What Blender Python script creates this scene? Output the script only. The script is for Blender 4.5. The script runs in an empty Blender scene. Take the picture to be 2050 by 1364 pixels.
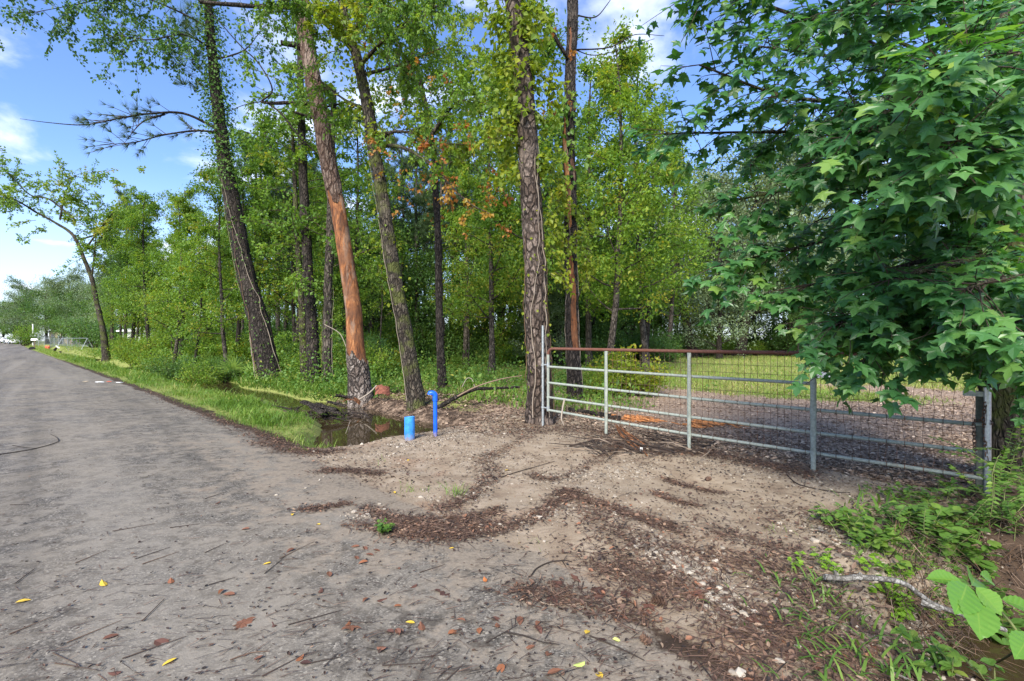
import bpy, math, random
import numpy as np
from mathutils import Vector, Matrix

SC = bpy.context.scene
COL = SC.collection
R = math.radians
rng = np.random.default_rng(11)
random.seed(5)

# ------------------------------------------------------------------ camera, sky, sun, exposure
F, H = 968.0, 1.5                      # focal length in pixels of the 2050 px photograph, eye height in metres
cam = bpy.data.objects.new('camera', bpy.data.cameras.new('camera'))
COL.objects.link(cam)
cam.data.sensor_width = 36.0
cam.data.lens = 36.0 * F / 2050.0
cam.data.clip_start, cam.data.clip_end = 0.05, 2000.0
cam.location = (0, 0, H)
cam.rotation_euler = (R(90), 0, 0)
SC.camera = cam

SUN_EL, SUN_AZ = R(37), R(198)          # azimuth measured from +Y towards +X
wd = bpy.data.worlds.new('World'); SC.world = wd; wd.use_nodes = True
SKY_STRENGTH = 0.105
SUN_STRENGTH, SUN_ANGLE = 3.1, R(26)
EXPOSURE = 1.42
CLOUD_SEED = 8.3

class NT:
    """tiny helper round a node tree"""
    def __init__(s, tree):
        s.t = tree; s.n = tree.nodes; s.l = tree.links; s.n.clear()
    def add(s, typ, ins=None, **props):
        nd = s.n.new(typ)
        for k, v in props.items(): setattr(nd, k, v)
        for k, v in (ins or {}).items():
            sock = nd.inputs[k]
            if isinstance(v, bpy.types.NodeSocket): s.l.new(v, sock)
            else: sock.default_value = v
        return nd
    def math(s, op, a, b=0.0, c=None, clamp=False):
        nd = s.add('ShaderNodeMath', {0: a, 1: b}, operation=op, use_clamp=clamp)
        if c is not None:
            if isinstance(c, bpy.types.NodeSocket): s.l.new(c, nd.inputs[2])
            else: nd.inputs[2].default_value = c
        return nd.outputs[0]
    def mix(s, fac, a, b, blend='MIX'):
        nd = s.add('ShaderNodeMix', data_type='RGBA', blend_type=blend)
        for i, v in ((0, fac), (6, a), (7, b)):
            if isinstance(v, bpy.types.NodeSocket): s.l.new(v, nd.inputs[i])
            elif i == 0: nd.inputs[0].default_value = v
            else: nd.inputs[i].default_value = (*v, 1) if len(v) == 3 else v
        return nd.outputs[2]
    def ramp(s, fac, lo, hi, interp='LINEAR'):
        nd = s.add('ShaderNodeMapRange', {0: fac, 1: lo, 2: hi}, interpolation_type='SMOOTHSTEP')
        return nd.outputs[0]
    def noise(s, vec, scale, detail=4, rough=0.55, dist=0.0):
        nd = s.add('ShaderNodeTexNoise', {'Scale': scale, 'Detail': detail, 'Roughness': rough, 'Distortion': dist})
        s.l.new(vec, nd.inputs['Vector']); return nd.outputs[0]
    def colors(s, fac, stops):
        nd = s.add('ShaderNodeValToRGB', {0: fac})
        el = nd.color_ramp.elements
        while len(el) < len(stops): el.new(0.5)
        for e, (p, c) in zip(el, stops): e.position = p; e.color = (*c, 1)
        return nd.outputs[0]

w = NT(wd.node_tree)
sky = w.add('ShaderNodeTexSky', sky_type='NISHITA', sun_disc=False, sun_elevation=SUN_EL, sun_rotation=SUN_AZ,
            altitude=0, air_density=1.0, dust_density=0.4, ozone_density=3.0)
tc = w.add('ShaderNodeTexCoord')
sep = w.add('ShaderNodeSeparateXYZ', {0: tc.outputs['Generated']})
zz = w.math('ADD', w.math('MAXIMUM', sep.outputs[2], 0.0), 0.16)
cv = w.add('ShaderNodeCombineXYZ', {0: w.math('DIVIDE', sep.outputs[0], zz), 1: w.math('DIVIDE', sep.outputs[1], zz), 2: CLOUD_SEED})
cl = w.noise(cv.outputs[0], 1.7, 7, 0.55, 0.3)
mask = w.ramp(cl, 0.50, 0.69)
low = w.ramp(sep.outputs[2], 0.30, 0.0)
mask = w.math('MAXIMUM', mask, w.math('MULTIPLY', low, 0.45))
skyc = w.mix(1.0, sky.outputs[0], (0.80, 0.88, 1.10), 'MULTIPLY')
colr = w.mix(mask, skyc, (5.0, 5.4, 6.4))
bg = w.add('ShaderNodeBackground', {0: colr, 1: SKY_STRENGTH})
wo = w.add('ShaderNodeOutputWorld', {0: bg.outputs[0]})

sun = bpy.data.objects.new('sun', bpy.data.lights.new('sun', 'SUN')); COL.objects.link(sun)
sun.data.energy = SUN_STRENGTH; sun.data.angle = SUN_ANGLE; sun.data.color = (1.0, 0.93, 0.80)
sdir = Vector((math.sin(SUN_AZ) * math.cos(SUN_EL), math.cos(SUN_AZ) * math.cos(SUN_EL), math.sin(SUN_EL)))
sun.rotation_euler = sdir.to_track_quat('Z', 'Y').to_euler()
sun.location = (0, 0, 40)

SC.view_settings.view_transform = 'Standard'; SC.view_settings.look = 'None'
SC.view_settings.exposure = EXPOSURE; SC.view_settings.gamma = 1; SC.view_settings.use_curve_mapping = False
SC.cycles.max_bounces = 12; SC.cycles.diffuse_bounces = 8; SC.cycles.glossy_bounces = 3
SC.cycles.transmission_bounces = 8; SC.cycles.transparent_max_bounces = 4
SC.cycles.use_denoising = True
SC.cycles.caustics_reflective = False; SC.cycles.caustics_refractive = False

# ------------------------------------------------------------------ places
EU = np.array([-0.7208, 0.693]); EV = np.array([0.693, 0.7208])   # along the road, away from the road

def P(px, py, d):
    """the point seen at a pixel of the photograph, d metres in front of the camera"""
    return np.array([(px - 1025) / F * d, d, H - (py - 682) / F * d])
def G(px, py, z=0.0):
    d = F * (H - z) / (py - 682)
    return np.array([(px - 1025) / F * d, d, z])
def UV(u, v): return EU * u + EV * v
def uv_of(x, y): return EU[0] * x + EU[1] * y, EV[0] * x + EV[1] * y
def sstep(a, b, x):
    t = np.clip((np.asarray(x, float) - a) / (b - a), 0, 1); return t * t * (3 - 2 * t)

_nr = np.random.default_rng(3)
_W = [(_nr.uniform(0, 6.28, 7), _nr.uniform(0, 6.28, 7), _nr.uniform(0.6, 1.6, 7)) for _ in range(5)]
def wob(x, y, scale=1.0, k=0):
    """smooth pseudo noise, about -1..1"""
    a, p, f = _W[k]
    x = np.asarray(x, float) * scale; y = np.asarray(y, float) * scale
    s = 0
    for i in range(7):
        s = s + np.sin((x * np.cos(a[i]) + y * np.sin(a[i])) * f[i] * (1 + 0.37 * i) + p[i]) / (1 + 0.3 * i)
    return s / 2.6

def road_edge(u): return 2.85 - 0.9 * sstep(30, 110, u) + 0.06 * wob(u, 0, 1.3, 1)
def drive_mask(u, v):
    e = 0.18 * wob(u, v, 1.1, 2)
    return sstep(-0.20, 0.62, u + e) * (1 - sstep(6.65, 7.25, u + e * 0.5))
def height(x, y):
    x = np.asarray(x, float); y = np.asarray(y, float)
    u, v = uv_of(x, y)
    vn = 2.95 + 1.15 * sstep(7.3, 10.0, u) - 0.5 * sstep(40, 70, u)
    vf = np.where(u < 3, 4.75, 5.5) + 0.25 * wob(u, 1.0, 0.5, 0) * np.where(u < 3, .4, 1)
    prof = sstep(vn, vn + 0.95, v) * (1 - sstep(vf, vf + 1.1, v))
    depth = np.where(u < 3, 0.74, 0.52)
    D = drive_mask(u, v) * (1 - sstep(9, 12, v))
    z = -0.012 * np.clip(np.minimum(v, 2.85), -3, 3) ** 2 * 0.5
    z = z - depth * prof * (1 - D)
    off = sstep(2.7, 3.3, v)
    z = z + off * (0.035 * wob(x, y, 0.9, 3) + 0.018 * wob(x, y, 3.1, 4))
    z = z + off * (1 - D) * 0.03 * wob(x, y, 5.0, 1) * sstep(2.9, 3.6, v)
    z = z - 0.07 * sstep(3.5, 0.8, u) * D * sstep(3, 6, v)
    z = z + 0.0055 * np.clip(u - 40, 0, 160) * sstep(-4, 0, v + 20)
    return z
def ground_at(x, y, dz=0.0): return np.array([x, y, float(height(x, y)) + dz])
def Gz(px, py, dz=0.0):
    """ground point under a pixel, with the modelled relief"""
    z = 0.0
    for _ in range(5):
        p = G(px, py, z); z = float(height(p[0], p[1]))
    return np.array([p[0], p[1], z + dz])
def depth_for(px, v): return v / (0.693 * (px - 1025) / F + 0.7208)

# ------------------------------------------------------------------ mesh building
def norm(a): 
    a = np.asarray(a, float); return a / np.maximum(np.linalg.norm(a, axis=-1, keepdims=True), 1e-9)

class MB:
    def __init__(s): s.V = []; s.F = {3: [], 4: []}; s.T = {3: [], 4: []}; s.n = 0; s.M = {3: [], 4: []}
    def add(s, V, Fc, tint=0.5, mat=0):
        V = np.asarray(V, float).reshape(-1, 3); Fc = np.asarray(Fc, int)
        k = Fc.shape[1]
        s.V.append(V); s.F[k].append(Fc + s.n); s.n += len(V)
        s.T[k].append(np.broadcast_to(np.asarray(tint, float), (len(Fc),)).copy())
        s.M[k].append(np.full(len(Fc), mat, int))
    def mesh(s, name, mats, origin=(0, 0, 0), smooth=False):
        me = bpy.data.meshes.new(name)
        V = np.concatenate(s.V) - np.asarray(origin, float)
        f3 = np.concatenate(s.F[3]) if s.F[3] else np.zeros((0, 3), int)
        f4 = np.concatenate(s.F[4]) if s.F[4] else np.zeros((0, 4), int)
        t = np.concatenate(s.T[3] + s.T[4]); mi = np.concatenate(s.M[3] + s.M[4])
        nl = f3.size + f4.size; npoly = len(f3) + len(f4)
        me.vertices.add(len(V)); me.vertices.foreach_set('co', V.astype(np.float32).ravel())
        me.loops.add(nl); me.loops.foreach_set('vertex_index', np.concatenate([f3.ravel(), f4.ravel()]).astype(np.int32))
        me.polygons.add(npoly)
        starts = np.concatenate([np.arange(len(f3)) * 3, f3.size + np.arange(len(f4)) * 4]).astype(np.int32)
        me.polygons.foreach_set('loop_start', starts)
        me.polygons.foreach_set('material_index', mi.astype(np.int32))
        me.polygons.foreach_set('use_smooth', np.full(npoly, smooth))
        at = me.attributes.new('tint', 'FLOAT', 'FACE'); at.data.foreach_set('value', t.astype(np.float32))
        me.update(calc_edges=True)
        for m in (mats if isinstance(mats, (list, tuple)) else [mats]): me.materials.append(m)
        return me
    def build(s, name, mats, parent=None, origin=None, smooth=False, kind=None):
        if parent is not None and origin is None: origin = parent['origin'] if 'origin' in parent else (0, 0, 0)
        if origin is None: origin = (0, 0, 0)
        o = bpy.data.objects.new(name, s.mesh(name, mats, origin, smooth))
        COL.objects.link(o)
        if parent is not None: o.parent = parent
        else: o.location = origin
        if kind: o['kind'] = kind
        return o

def tag(o, label, cat, group=None):
    o['label'] = label; o['category'] = cat
    if group: o['group'] = group
    return o
def thing(name, label, cat, loc=(0, 0, 0), group=None):
    o = bpy.data.objects.new(name, None); COL.objects.link(o)
    o.location = loc; o.empty_display_size = 0.1
    o['origin'] = [float(q) for q in loc]
    return tag(o, label, cat, group)
def copy_thing(o, loc, rz=0.0, sc=(1, 1, 1), label=None, group=None):
    c = o.copy(); COL.objects.link(c)
    c.location = loc; c.rotation_euler = (0, 0, rz); c.scale = sc
    if label: c['label'] = label
    if group: c['group'] = group
    for ch in o.children:
        d = ch.copy(); COL.objects.link(d); d.parent = c
    return c

def spline(pts, n):
    """Catmull-Rom through the points"""
    p = np.asarray(pts, float)
    p = np.vstack([2 * p[0] - p[1], p, 2 * p[-1] - p[-2]])
    out = []
    m = len(p) - 3
    for q in np.linspace(0, m - 1e-6, n):
        i = int(q); t = q - i
        a, b, c, d = p[i:i + 4]
        out.append(0.5 * ((2 * b) + (c - a) * t + (2 * a - 5 * b + 4 * c - d) * t * t + (3 * b - a - 3 * c + d) * t ** 3))
    return np.array(out)
def tube(mb, pts, rad, n=8, rough=0.0, tint=0.5, mat=0, cap=True, rg=rng):
    pts = np.asarray(pts, float); m = len(pts)
    rad = np.broadcast_to(np.asarray(rad, float), (m,))
    tan = norm(np.gradient(pts, axis=0))
    up = np.array([0, 0, 1.0]) if abs(tan[0][2]) < 0.9 else np.array([1.0, 0, 0])
    a = norm(np.cross(tan[0], up)); 
    A = [a]
    for i in range(1, m):
        a = A[-1] - tan[i] * np.dot(A[-1], tan[i]); A.append(a / max(np.linalg.norm(a), 1e-9))
    A = np.array(A); B = np.cross(tan, A)
    th = np.linspace(0, 2 * np.pi, n, endpoint=False)
    rr = rad[:, None] * np.ones((1, n))
    if rough: rr = rr * (1 + rough * rg.normal(0, 1, (m, n)))
    V = pts[:, None] + rr[..., None] * (np.cos(th)[None, :, None] * A[:, None] + np.sin(th)[None, :, None] * B[:, None])
    idx = np.arange(m * n).reshape(m, n)
    q = np.stack([idx[:-1], np.roll(idx[:-1], -1, 1), np.roll(idx[1:], -1, 1), idx[1:]], -1).reshape(-1, 4)
    mb.add(V.reshape(-1, 3), q, tint, mat)
    if cap and n >= 3:
        base = mb.n
        for k, row in ((0, V[0]), (m - 1, V[-1])):
            VV = np.vstack([row, pts[k]])
            i = np.arange(n)
            f = np.stack([i, np.roll(i, -1), np.full(n, n)], -1)
            mb.add(VV, f if k else f[:, ::-1], tint, mat)
def box(mb, c, s, rot=0.0, tint=0.5, mat=0, bev=0.0):
    c = np.asarray(c, float); s = np.asarray(s, float) / 2
    if bev:
        bmv = []
        x, y = s[0], s[1]
        ring = np.array([(-x + bev, -y), (x - bev, -y), (x, -y + bev), (x, y - bev), (x - bev, y), (-x + bev, y), (-x, y - bev), (-x, -y + bev)])
        inn = ring * np.array([(x - bev) / x, (y - bev) / y])
        lv = [(inn, -s[2]), (ring, -s[2] + bev), (ring, s[2] - bev), (inn, s[2])]
        V = np.vstack([np.column_stack([r, np.full(8, z)]) for r, z in lv])
        idx = np.arange(32).reshape(4, 8)
        q = np.stack([idx[:-1], np.roll(idx[:-1], -1, 1), np.roll(idx[1:], -1, 1), idx[1:]], -1).reshape(-1, 4)
        cr, sr = math.cos(rot), math.sin(rot)
        def rt(V): return np.column_stack([V[:, 0] * cr - V[:, 1] * sr, V[:, 0] * sr + V[:, 1] * cr, V[:, 2]]) + c
        mb.add(rt(V), q, tint, mat)
        VV = np.vstack([V[24:], [[0, 0, s[2]]]]); i = np.arange(8)
        mb.add(rt(VV), np.stack([i, np.roll(i, -1), np.full(8, 8)], -1), tint, mat)
        VV = np.vstack([V[:8], [[0, 0, -s[2]]]])
        mb.add(rt(VV), np.stack([np.roll(i, -1), i, np.full(8, 8)], -1), tint, mat)
        return
    V = np.array([[i, j, k] for k in (-1, 1) for j in (-1, 1) for i in (-1, 1)]) * s
    cr, sr = math.cos(rot), math.sin(rot)
    V = np.column_stack([V[:, 0] * cr - V[:, 1] * sr, V[:, 0] * sr + V[:, 1] * cr, V[:, 2]]) + c
    mb.add(V, [[0, 2, 3, 1], [4, 5, 7, 6], [0, 1, 5, 4], [2, 6, 7, 3], [0, 4, 6, 2], [1, 3, 7, 5]], tint, mat)

# leaf shapes: x across, y along, z up
DIAMOND = (np.array([[0, 0, 0], [-.27, .45, .07], [0, 1, -.06], [.27, .45, .07]]), np.array([[0, 2, 1], [0, 3, 2]]))
BROAD = (np.array([[0, 0, 0], [-.42, .42, .10], [0, 1, -.10], [.42, .42, .10]]), np.array([[0, 2, 1], [0, 3, 2]]))
OVAL = (np.array([[0, 0, 0], [-.24, .22, .05], [-.30, .52, .05], [-.17, .82, .01], [0, 1.04, -.08], [.17, .82, .01], [.30, .52, .05], [.24, .22, .05], [0, .5, 0]]),
        np.array([[8, 1, 0], [8, 2, 1], [8, 3, 2], [8, 4, 3], [8, 5, 4], [8, 6, 5], [8, 7, 6], [8, 0, 7]]))
def star_leaf(seed):
    rg = np.random.default_rng(seed)
    pts = [(0, -.02)]
    for ang, ln in ((-128, .50), (-66, .84), (0, 1.0), (66, .84), (128, .50)):
        ln *= rg.uniform(.88, 1.1); ang += rg.uniform(-6, 6)
        for da, f in ((-20, .62), (0, 1.0), (20, .62)):
            a = R(ang + da); pts.append((ln * f * math.sin(a), .30 + .70 * ln * f * math.cos(a)))
        if ang < 100:
            a = R(ang + 33); pts.append((.40 * math.sin(a), .30 + .36 * math.cos(a)))
    V = np.array([(x * .84, y, 0) for x, y in pts] + [(0, .30, 0)])
    rr = V[:, 0] ** 2 + (V[:, 1] - .3) ** 2
    V[:, 2] = -rg.uniform(.15, .5) * rr + .10 * np.abs(V[:, 0]) + rg.normal(0, .018, len(V))
    n = len(pts); i = np.arange(n)
    # petiole as a sliver
    f = np.stack([np.full(n, n), np.roll(i, -1), i], -1)
    V = np.vstack([V, [[-.012, -.02, 0], [.012, -.02, 0], [0, -.55, .12]]])
    return V, np.vstack([f, [[n + 1, n + 3, n + 2]]])
STARS = [star_leaf(i) for i in range(8)]
BLADE = (np.array([[-.5, 0, 0], [.5, 0, 0], [-.42, .4, .02], [.42, .4, .02], [-.28, .75, .10], [.28, .75, .10], [0, 1, .26]]) * np.array([.05, 1, 1]),
         np.array([[0, 1, 3], [0, 3, 2], [2, 3, 5], [2, 5, 4], [4, 5, 6]]))
ARCH = (np.array([[-.5, 0, 0], [.5, 0, 0], [-.55, .34, .03], [.55, .34, .03], [-.48, .62, .12], [.48, .62, .12], [-.28, .82, .30], [.28, .82, .30], [0, .92, .55]]) * np.array([.05, 1, 1]),
        np.array([[0, 1, 3], [0, 3, 2], [2, 3, 5], [2, 5, 4], [4, 5, 7], [4, 7, 6], [6, 7, 8]]))
SLIVER = (np.array([[-.018, 0, 0], [.018, 0, 0], [.014, .55, .02], [-.014, .55, .02], [0, 1, -.02]]), np.array([[0, 1, 2], [0, 2, 3], [3, 2, 4]]))
def needle_tuft(seed, n=22):
    rg = np.random.default_rng(seed); V = []; f = []
    for i in range(n):
        d = norm(np.array([rg.normal(0, .55), 1.0 + rg.normal(0, .3), rg.normal(0, .55)]))
        s = norm(np.cross(d, rg.normal(0, 1, 3))) * .022
        b = len(V); V += [s, -s, d * rg.uniform(.8, 1.1)]; f.append([b, b + 1, b + 2])
    return np.array(V), np.array(f)
NEEDLES = [needle_tuft(i) for i in range(3)]
def frames(d, nrm):
    y = norm(d); x = norm(np.cross(y, nrm)); z = np.cross(x, y); return x, y, z
def scatter(mb, shape, pos, d, nrm, size, tint, mat=0, wide=1.0):
    V, Fc = shape; n = len(pos); k = len(V)
    if n == 0: return
    x, y, z = frames(d, nrm)
    size = np.broadcast_to(np.asarray(size, float), (n,)); wide = np.broadcast_to(np.asarray(wide, float), (n,))
    W = pos[:, None] + size[:, None, None] * (V[None, :, :1] * wide[:, None, None] * x[:, None] + V[None, :, 1:2] * y[:, None] + V[None, :, 2:] * z[:, None])
    Fi = (Fc[None] + (np.arange(n) * k)[:, None, None]).reshape(-1, Fc.shape[1])
    t = np.repeat(np.broadcast_to(np.asarray(tint, float), (n,)), len(Fc))
    mb.add(W.reshape(-1, 3), Fi, t, mat)
def rdir(n, rg=rng): return norm(rg.normal(0, 1, (n, 3)))

# ------------------------------------------------------------------ materials
def newmat(name):
    m = bpy.data.materials.new(name); m.use_nodes = True
    return m, NT(m.node_tree)
def finish(t, shader, disp=None):
    o = t.add('ShaderNodeOutputMaterial'); t.l.new(shader, o.inputs[0])
def bsdf(t, color, rough=0.6, spec=0.4, metal=0.0, normal=None):
    p = t.add('ShaderNodeBsdfPrincipled')
    for k, v in (('Base Color', color), ('Roughness', rough), ('Specular IOR Level', spec), ('Metallic', metal)):
        if isinstance(v, bpy.types.NodeSocket): t.l.new(v, p.inputs[k])
        else: p.inputs[k].default_value = (*v, 1) if isinstance(v, tuple) else v
    if normal is not None: t.l.new(normal, p.inputs['Normal'])
    return p.outputs[0]
def bump(t, h, strength=0.5, dist=0.02):
    return t.add('ShaderNodeBump', {'Height': h, 'Strength': strength, 'Distance': dist}).outputs[0]

def leaf_mat(name, stops, trans=0.45, rough=0.5, spec=0.35, tboost=(1.5, 1.35, 0.6)):
    """stops: colour ramp over the per leaf tint"""
    m, t = newmat(name)
    a = t.add('ShaderNodeAttribute', attribute_name='tint')
    oi = t.add('ShaderNodeObjectInfo')
    f = t.math('ADD', a.outputs['Fac'], t.math('MULTIPLY', t.math('SUBTRACT', oi.outputs['Random'], .5), .22))
    c = t.colors(f, stops)
    s1 = bsdf(t, c, rough, spec)
    tc_ = t.mix(1.0, c, tboost, 'MULTIPLY')
    s2 = t.add('ShaderNodeBsdfTranslucent', {0: tc_}).outputs[0]
    mx = t.add('ShaderNodeMixShader', {0: trans, 1: s1, 2: s2})
    finish(t, mx.outputs[0]); return m
GREENS = [(0, (.062, .135, .026)), (.35, (.120, .235, .036)), (.65, (.195, .325, .045)), (.85, (.28, .37, .048)), (1, (.34, .31, .05))]
M_CANOPY = leaf_mat('canopy_leaves', GREENS, .5)
M_DARK = leaf_mat('dark_leaves', [(0, (.050, .115, .036)), (.5, (.095, .195, .050)), (1, (.17, .28, .06))], .42)
M_GREY = leaf_mat('grey_green_leaves', [(0, (.105, .165, .095)), (.5, (.19, .265, .15)), (1, (.30, .375, .22))], .35)
M_YELLOW = leaf_mat('yellow_green_leaves', [(0, (.09, .17, .018)), (.5, (.19, .27, .025)), (.85, (.30, .33, .03)), (1, (.42, .33, .04))], .5)
M_RUST = leaf_mat('rusty_leaves', [(0, (.26, .075, .025)), (.4, (.36, .15, .035)), (.7, (.36, .24, .04)), (1, (.22, .28, .04))], .45)
M_GUM = leaf_mat('sweetgum_leaves', [(0, (.038, .122, .038)), (.45, (.074, .198, .056)), (.8, (.125, .262, .068)), (1, (.23, .34, .06))], .38, .36, .5, (1.6, 1.7, .5))
M_NEEDLE = leaf_mat('pine_needles_green', [(0, (.03, .07, .025)), (1, (.085, .14, .045))], .25)
M_GRASS = leaf_mat('grass_blades', [(0, (.065, .135, .020)), (.5, (.125, .235, .032)), (.85, (.22, .31, .055)), (1, (.40, .36, .14))], .35)
M_WEED = leaf_mat('weed_leaves', [(0, (.055, .13, .025)), (.5, (.11, .22, .038)), (.85, (.20, .30, .055)), (1, (.32, .32, .06))], .4)
M_LIME = leaf_mat('lime_leaves', [(0, (.15, .31, .03)), (1, (.24, .40, .045))], .45)
M_IVY = leaf_mat('ivy_leaves', [(0, (.045, .115, .024)), (.5, (.09, .195, .032)), (1, (.18, .28, .04))], .35)

def litter_mat(name, stops, rough=.7):
    m, t = newmat(name)
    a = t.add('ShaderNodeAttribute', attribute_name='tint')
    c = t.colors(a.outputs['Fac'], stops)
    finish(t, bsdf(t, c, rough, .35)); return m
M_LITTER = litter_mat('leaf_litter', [(0, (.020, .015, .013)), (.3, (.055, .033, .025)), (.55, (.112, .066, .046)), (.75, (.18, .108, .072)), (.9, (.27, .19, .13)), (1, (.22, .10, .055))])
M_FADED = litter_mat('faded_litter', [(0, (.055, .036, .026)), (.25, (.13, .085, .060)), (.5, (.265, .185, .132)), (.8, (.42, .315, .23)), (1, (.54, .43, .33))])
M_STONE = litter_mat('pale_stones', [(0, (.12, .10, .08)), (.5, (.24, .20, .155)), (1, (.44, .39, .32))], .85)
M_TWIG = litter_mat('twigs', [(0, (.020, .015, .013)), (.5, (.075, .050, .036)), (.8, (.17, .10, .06)), (1, (.30, .26, .21))], .8)
M_FALLEN = litter_mat('fallen_leaf_colours', [(0, (.055, .028, .022)), (.25, (.11, .050, .035)), (.5, (.175, .078, .045)), (.7, (.46, .15, .04)), (.85, (.62, .40, .04)), (1, (.52, .60, .16))], .5)

def bark_mat(name, dark, mid, light, scale=1.0, moss=0.0, ridge=.9, stretch=.30):
    m, t = newmat(name)
    c = t.add('ShaderNodeTexCoord').outputs['Object']
    mp = t.add('ShaderNodeMapping', {'Vector': c, 'Scale': (1, 1, stretch)}).outputs[0]
    n0 = t.noise(mp, 7 * scale, 3)
    wv = t.add('ShaderNodeVectorMath', {0: mp, 1: t.add('ShaderNodeVectorMath', {0: t.add('ShaderNodeTexNoise', {'Vector': mp, 'Scale': 9 * scale}).outputs[1], 'Scale': .09 / scale}, operation='SCALE').outputs[0]}, operation='ADD').outputs[0]
    vo = t.add('ShaderNodeTexVoronoi', {'Vector': wv, 'Scale': 13 * scale, 'Randomness': 1.0}, feature='DISTANCE_TO_EDGE').outputs[0]
    vc = t.add('ShaderNodeTexVoronoi', {'Vector': wv, 'Scale': 13 * scale, 'Randomness': 1.0}).outputs[1]
    cr = t.ramp(vo, 0.0, 0.20)
    fine = t.noise(mp, 60 * scale, 5, .65)
    tone = t.mix(t.ramp(t.add('ShaderNodeSeparateColor', {0: vc}).outputs[0], .0, 1.0), mid, light)
    tone = t.mix(t.ramp(fine, .35, .7), tone, dark)
    col = t.mix(cr, dark, tone)
    big = t.noise(c, 1.6, 3)
    col = t.mix(t.math('MULTIPLY', t.ramp(big, .5, .75), .55), col, light)
    if moss:
        col = t.mix(t.math('MULTIPLY', t.ramp(t.noise(c, 2.3, 4), .48, .62), moss), col, (.085, .10, .025))
    h = t.math('ADD', t.math('MULTIPLY', cr, .8), t.math('MULTIPLY', fine, .5))
    finish(t, bsdf(t, col, .88, .2, normal=bump(t, h, ridge, .035))); return m
M_BARK = bark_mat('dark_bark', (.012, .010, .009), (.044, .035, .029), (.105, .086, .072), 1.3)
M_BARKG = bark_mat('grey_bark', (.022, .018, .015), (.085, .07, .056), (.18, .15, .125), 1.0)
M_BARKM = bark_mat('mossy_bark', (.018, .015, .012), (.072, .058, .043), (.16, .135, .105), 1.5, .75)
M_PINEB = bark_mat('plated_pine_bark', (.022, .016, .013), (.105, .076, .060), (.24, .19, .16), .75, stretch=.52)
M_FOOTB = bark_mat('grey_plated_bark', (.030, .024, .021), (.16, .125, .105), (.33, .285, .25), .72, stretch=.5)
M_UPPER = bark_mat('weathered_bark', (.055, .032, .024), (.15, .095, .070), (.25, .19, .155), .8)
M_LICHEN = bark_mat('lichen_bark', (.085, .078, .068), (.23, .22, .20), (.42, .41, .38), 2.0, ridge=.3, stretch=.8)
def bare_wood():
    m, t = newmat('bare_orange_wood')
    c = t.add('ShaderNodeTexCoord').outputs['Object']
    mp = t.add('ShaderNodeMapping', {'Vector': c, 'Scale': (1, 1, .22)}).outputs[0]
    n1 = t.noise(mp, 9, 6, .72, .4); n2 = t.noise(mp, 34, 5, .7); n3 = t.noise(c, 2.0, 3)
    col = t.colors(n1, [(.38, (.050, .022, .013)), (.46, (.15, .058, .024)), (.55, (.29, .115, .042)), (.70, (.44, .23, .105))])
    col = t.mix(t.ramp(n2, .52, .66), col, (.10, .045, .024)); col = t.mix(t.math('MULTIPLY', t.ramp(t.noise(mp, 4.2, 4), .56, .66), .7), col, (.25, .185, .14))
    col = t.mix(t.math('MULTIPLY', t.ramp(n3, .48, .62), .6), col, (.12, .055, .03))
    finish(t, bsdf(t, col, .75, .25, normal=bump(t, n2, .5, .015))); return m
M_WOOD = bare_wood()

def metal_mat(name, base, rust=(.16, .055, .028), amount=.0, metal=.5, rough=.45):
    m, t = newmat(name)
    c = t.add('ShaderNodeTexCoord').outputs['Object']
    n = t.noise(c, 5.0, 6, .65); n2 = t.noise(c, 34, 4, .6)
    col = t.mix(t.ramp(n2, .35, .75), base, tuple(q * .68 for q in base))
    f = t.ramp(n, .78 - amount * .55, .92 - amount * .5)
    col = t.mix(f, col, t.mix(n2, rust, tuple(q * 1.9 for q in rust)))
    s = bsdf(t, col, t.math('ADD', rough, t.math('MULTIPLY', f, .35)), .4, t.math('MULTIPLY', t.math('SUBTRACT', 1.0, f), metal), bump(t, n2, .2, .004))
    finish(t, s); return m
M_GALV = metal_mat('galvanised_steel', (.42, .45, .45), amount=.15, metal=.6)
M_GATE = metal_mat('weathered_gate_paint', (.30, .33, .285), (.15, .095, .055), .34, .12, .6)
M_RUST_STEEL = metal_mat('rusty_steel', (.155, .066, .045), (.09, .035, .022), .5, .1, .75)
M_WIRE = metal_mat('rusty_wire', (.12, .075, .055), (.15, .06, .03), .5, .3, .7)
M_SHINY = metal_mat('new_galvanised_pipe', (.60, .63, .66), amount=.0, metal=.8, rough=.32)

def plain(name, col, rough=.5, spec=.4, var=.25, scale=6.0, metal=0.0, mud=False):
    m, t = newmat(name)
    c = t.add('ShaderNodeTexCoord').outputs['Object']
    n = t.noise(c, scale, 5, .6)
    cc = t.mix(t.ramp(n, .3, .7), tuple(q * (1 - var) for q in col), tuple(min(1, q * (1 + var)) for q in col))
    if mud:
        z = t.add('ShaderNodeSeparateXYZ', {0: c}).outputs[2]; nn = t.noise(c, 26, 5, .65)
        cc = t.mix(t.math('MULTIPLY', t.ramp(t.math('ADD', z, t.math('MULTIPLY', t.math('SUBTRACT', nn, .5), .22)), .11, .0), .8), cc, (.23, .17, .115)); cc = t.mix(t.math('MULTIPLY', t.ramp(nn, .60, .72), .35), cc, (.25, .27, .28))
    finish(t, bsdf(t, cc, rough, spec, metal)); return m
M_BLUE = plain('blue_plastic_pipe', (.008, .105, .62), .38, .45, .12, 9, mud=True)
M_BLUE2 = plain('faded_blue_plastic', (.035, .24, .66), .5, .4, .35, 11, mud=True)
M_PLASTIC = plain('grey_plastic', (.16, .17, .20), .5)
M_WHITE = plain('white_painted', (.75, .75, .72), .5, .4, .08)
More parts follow.
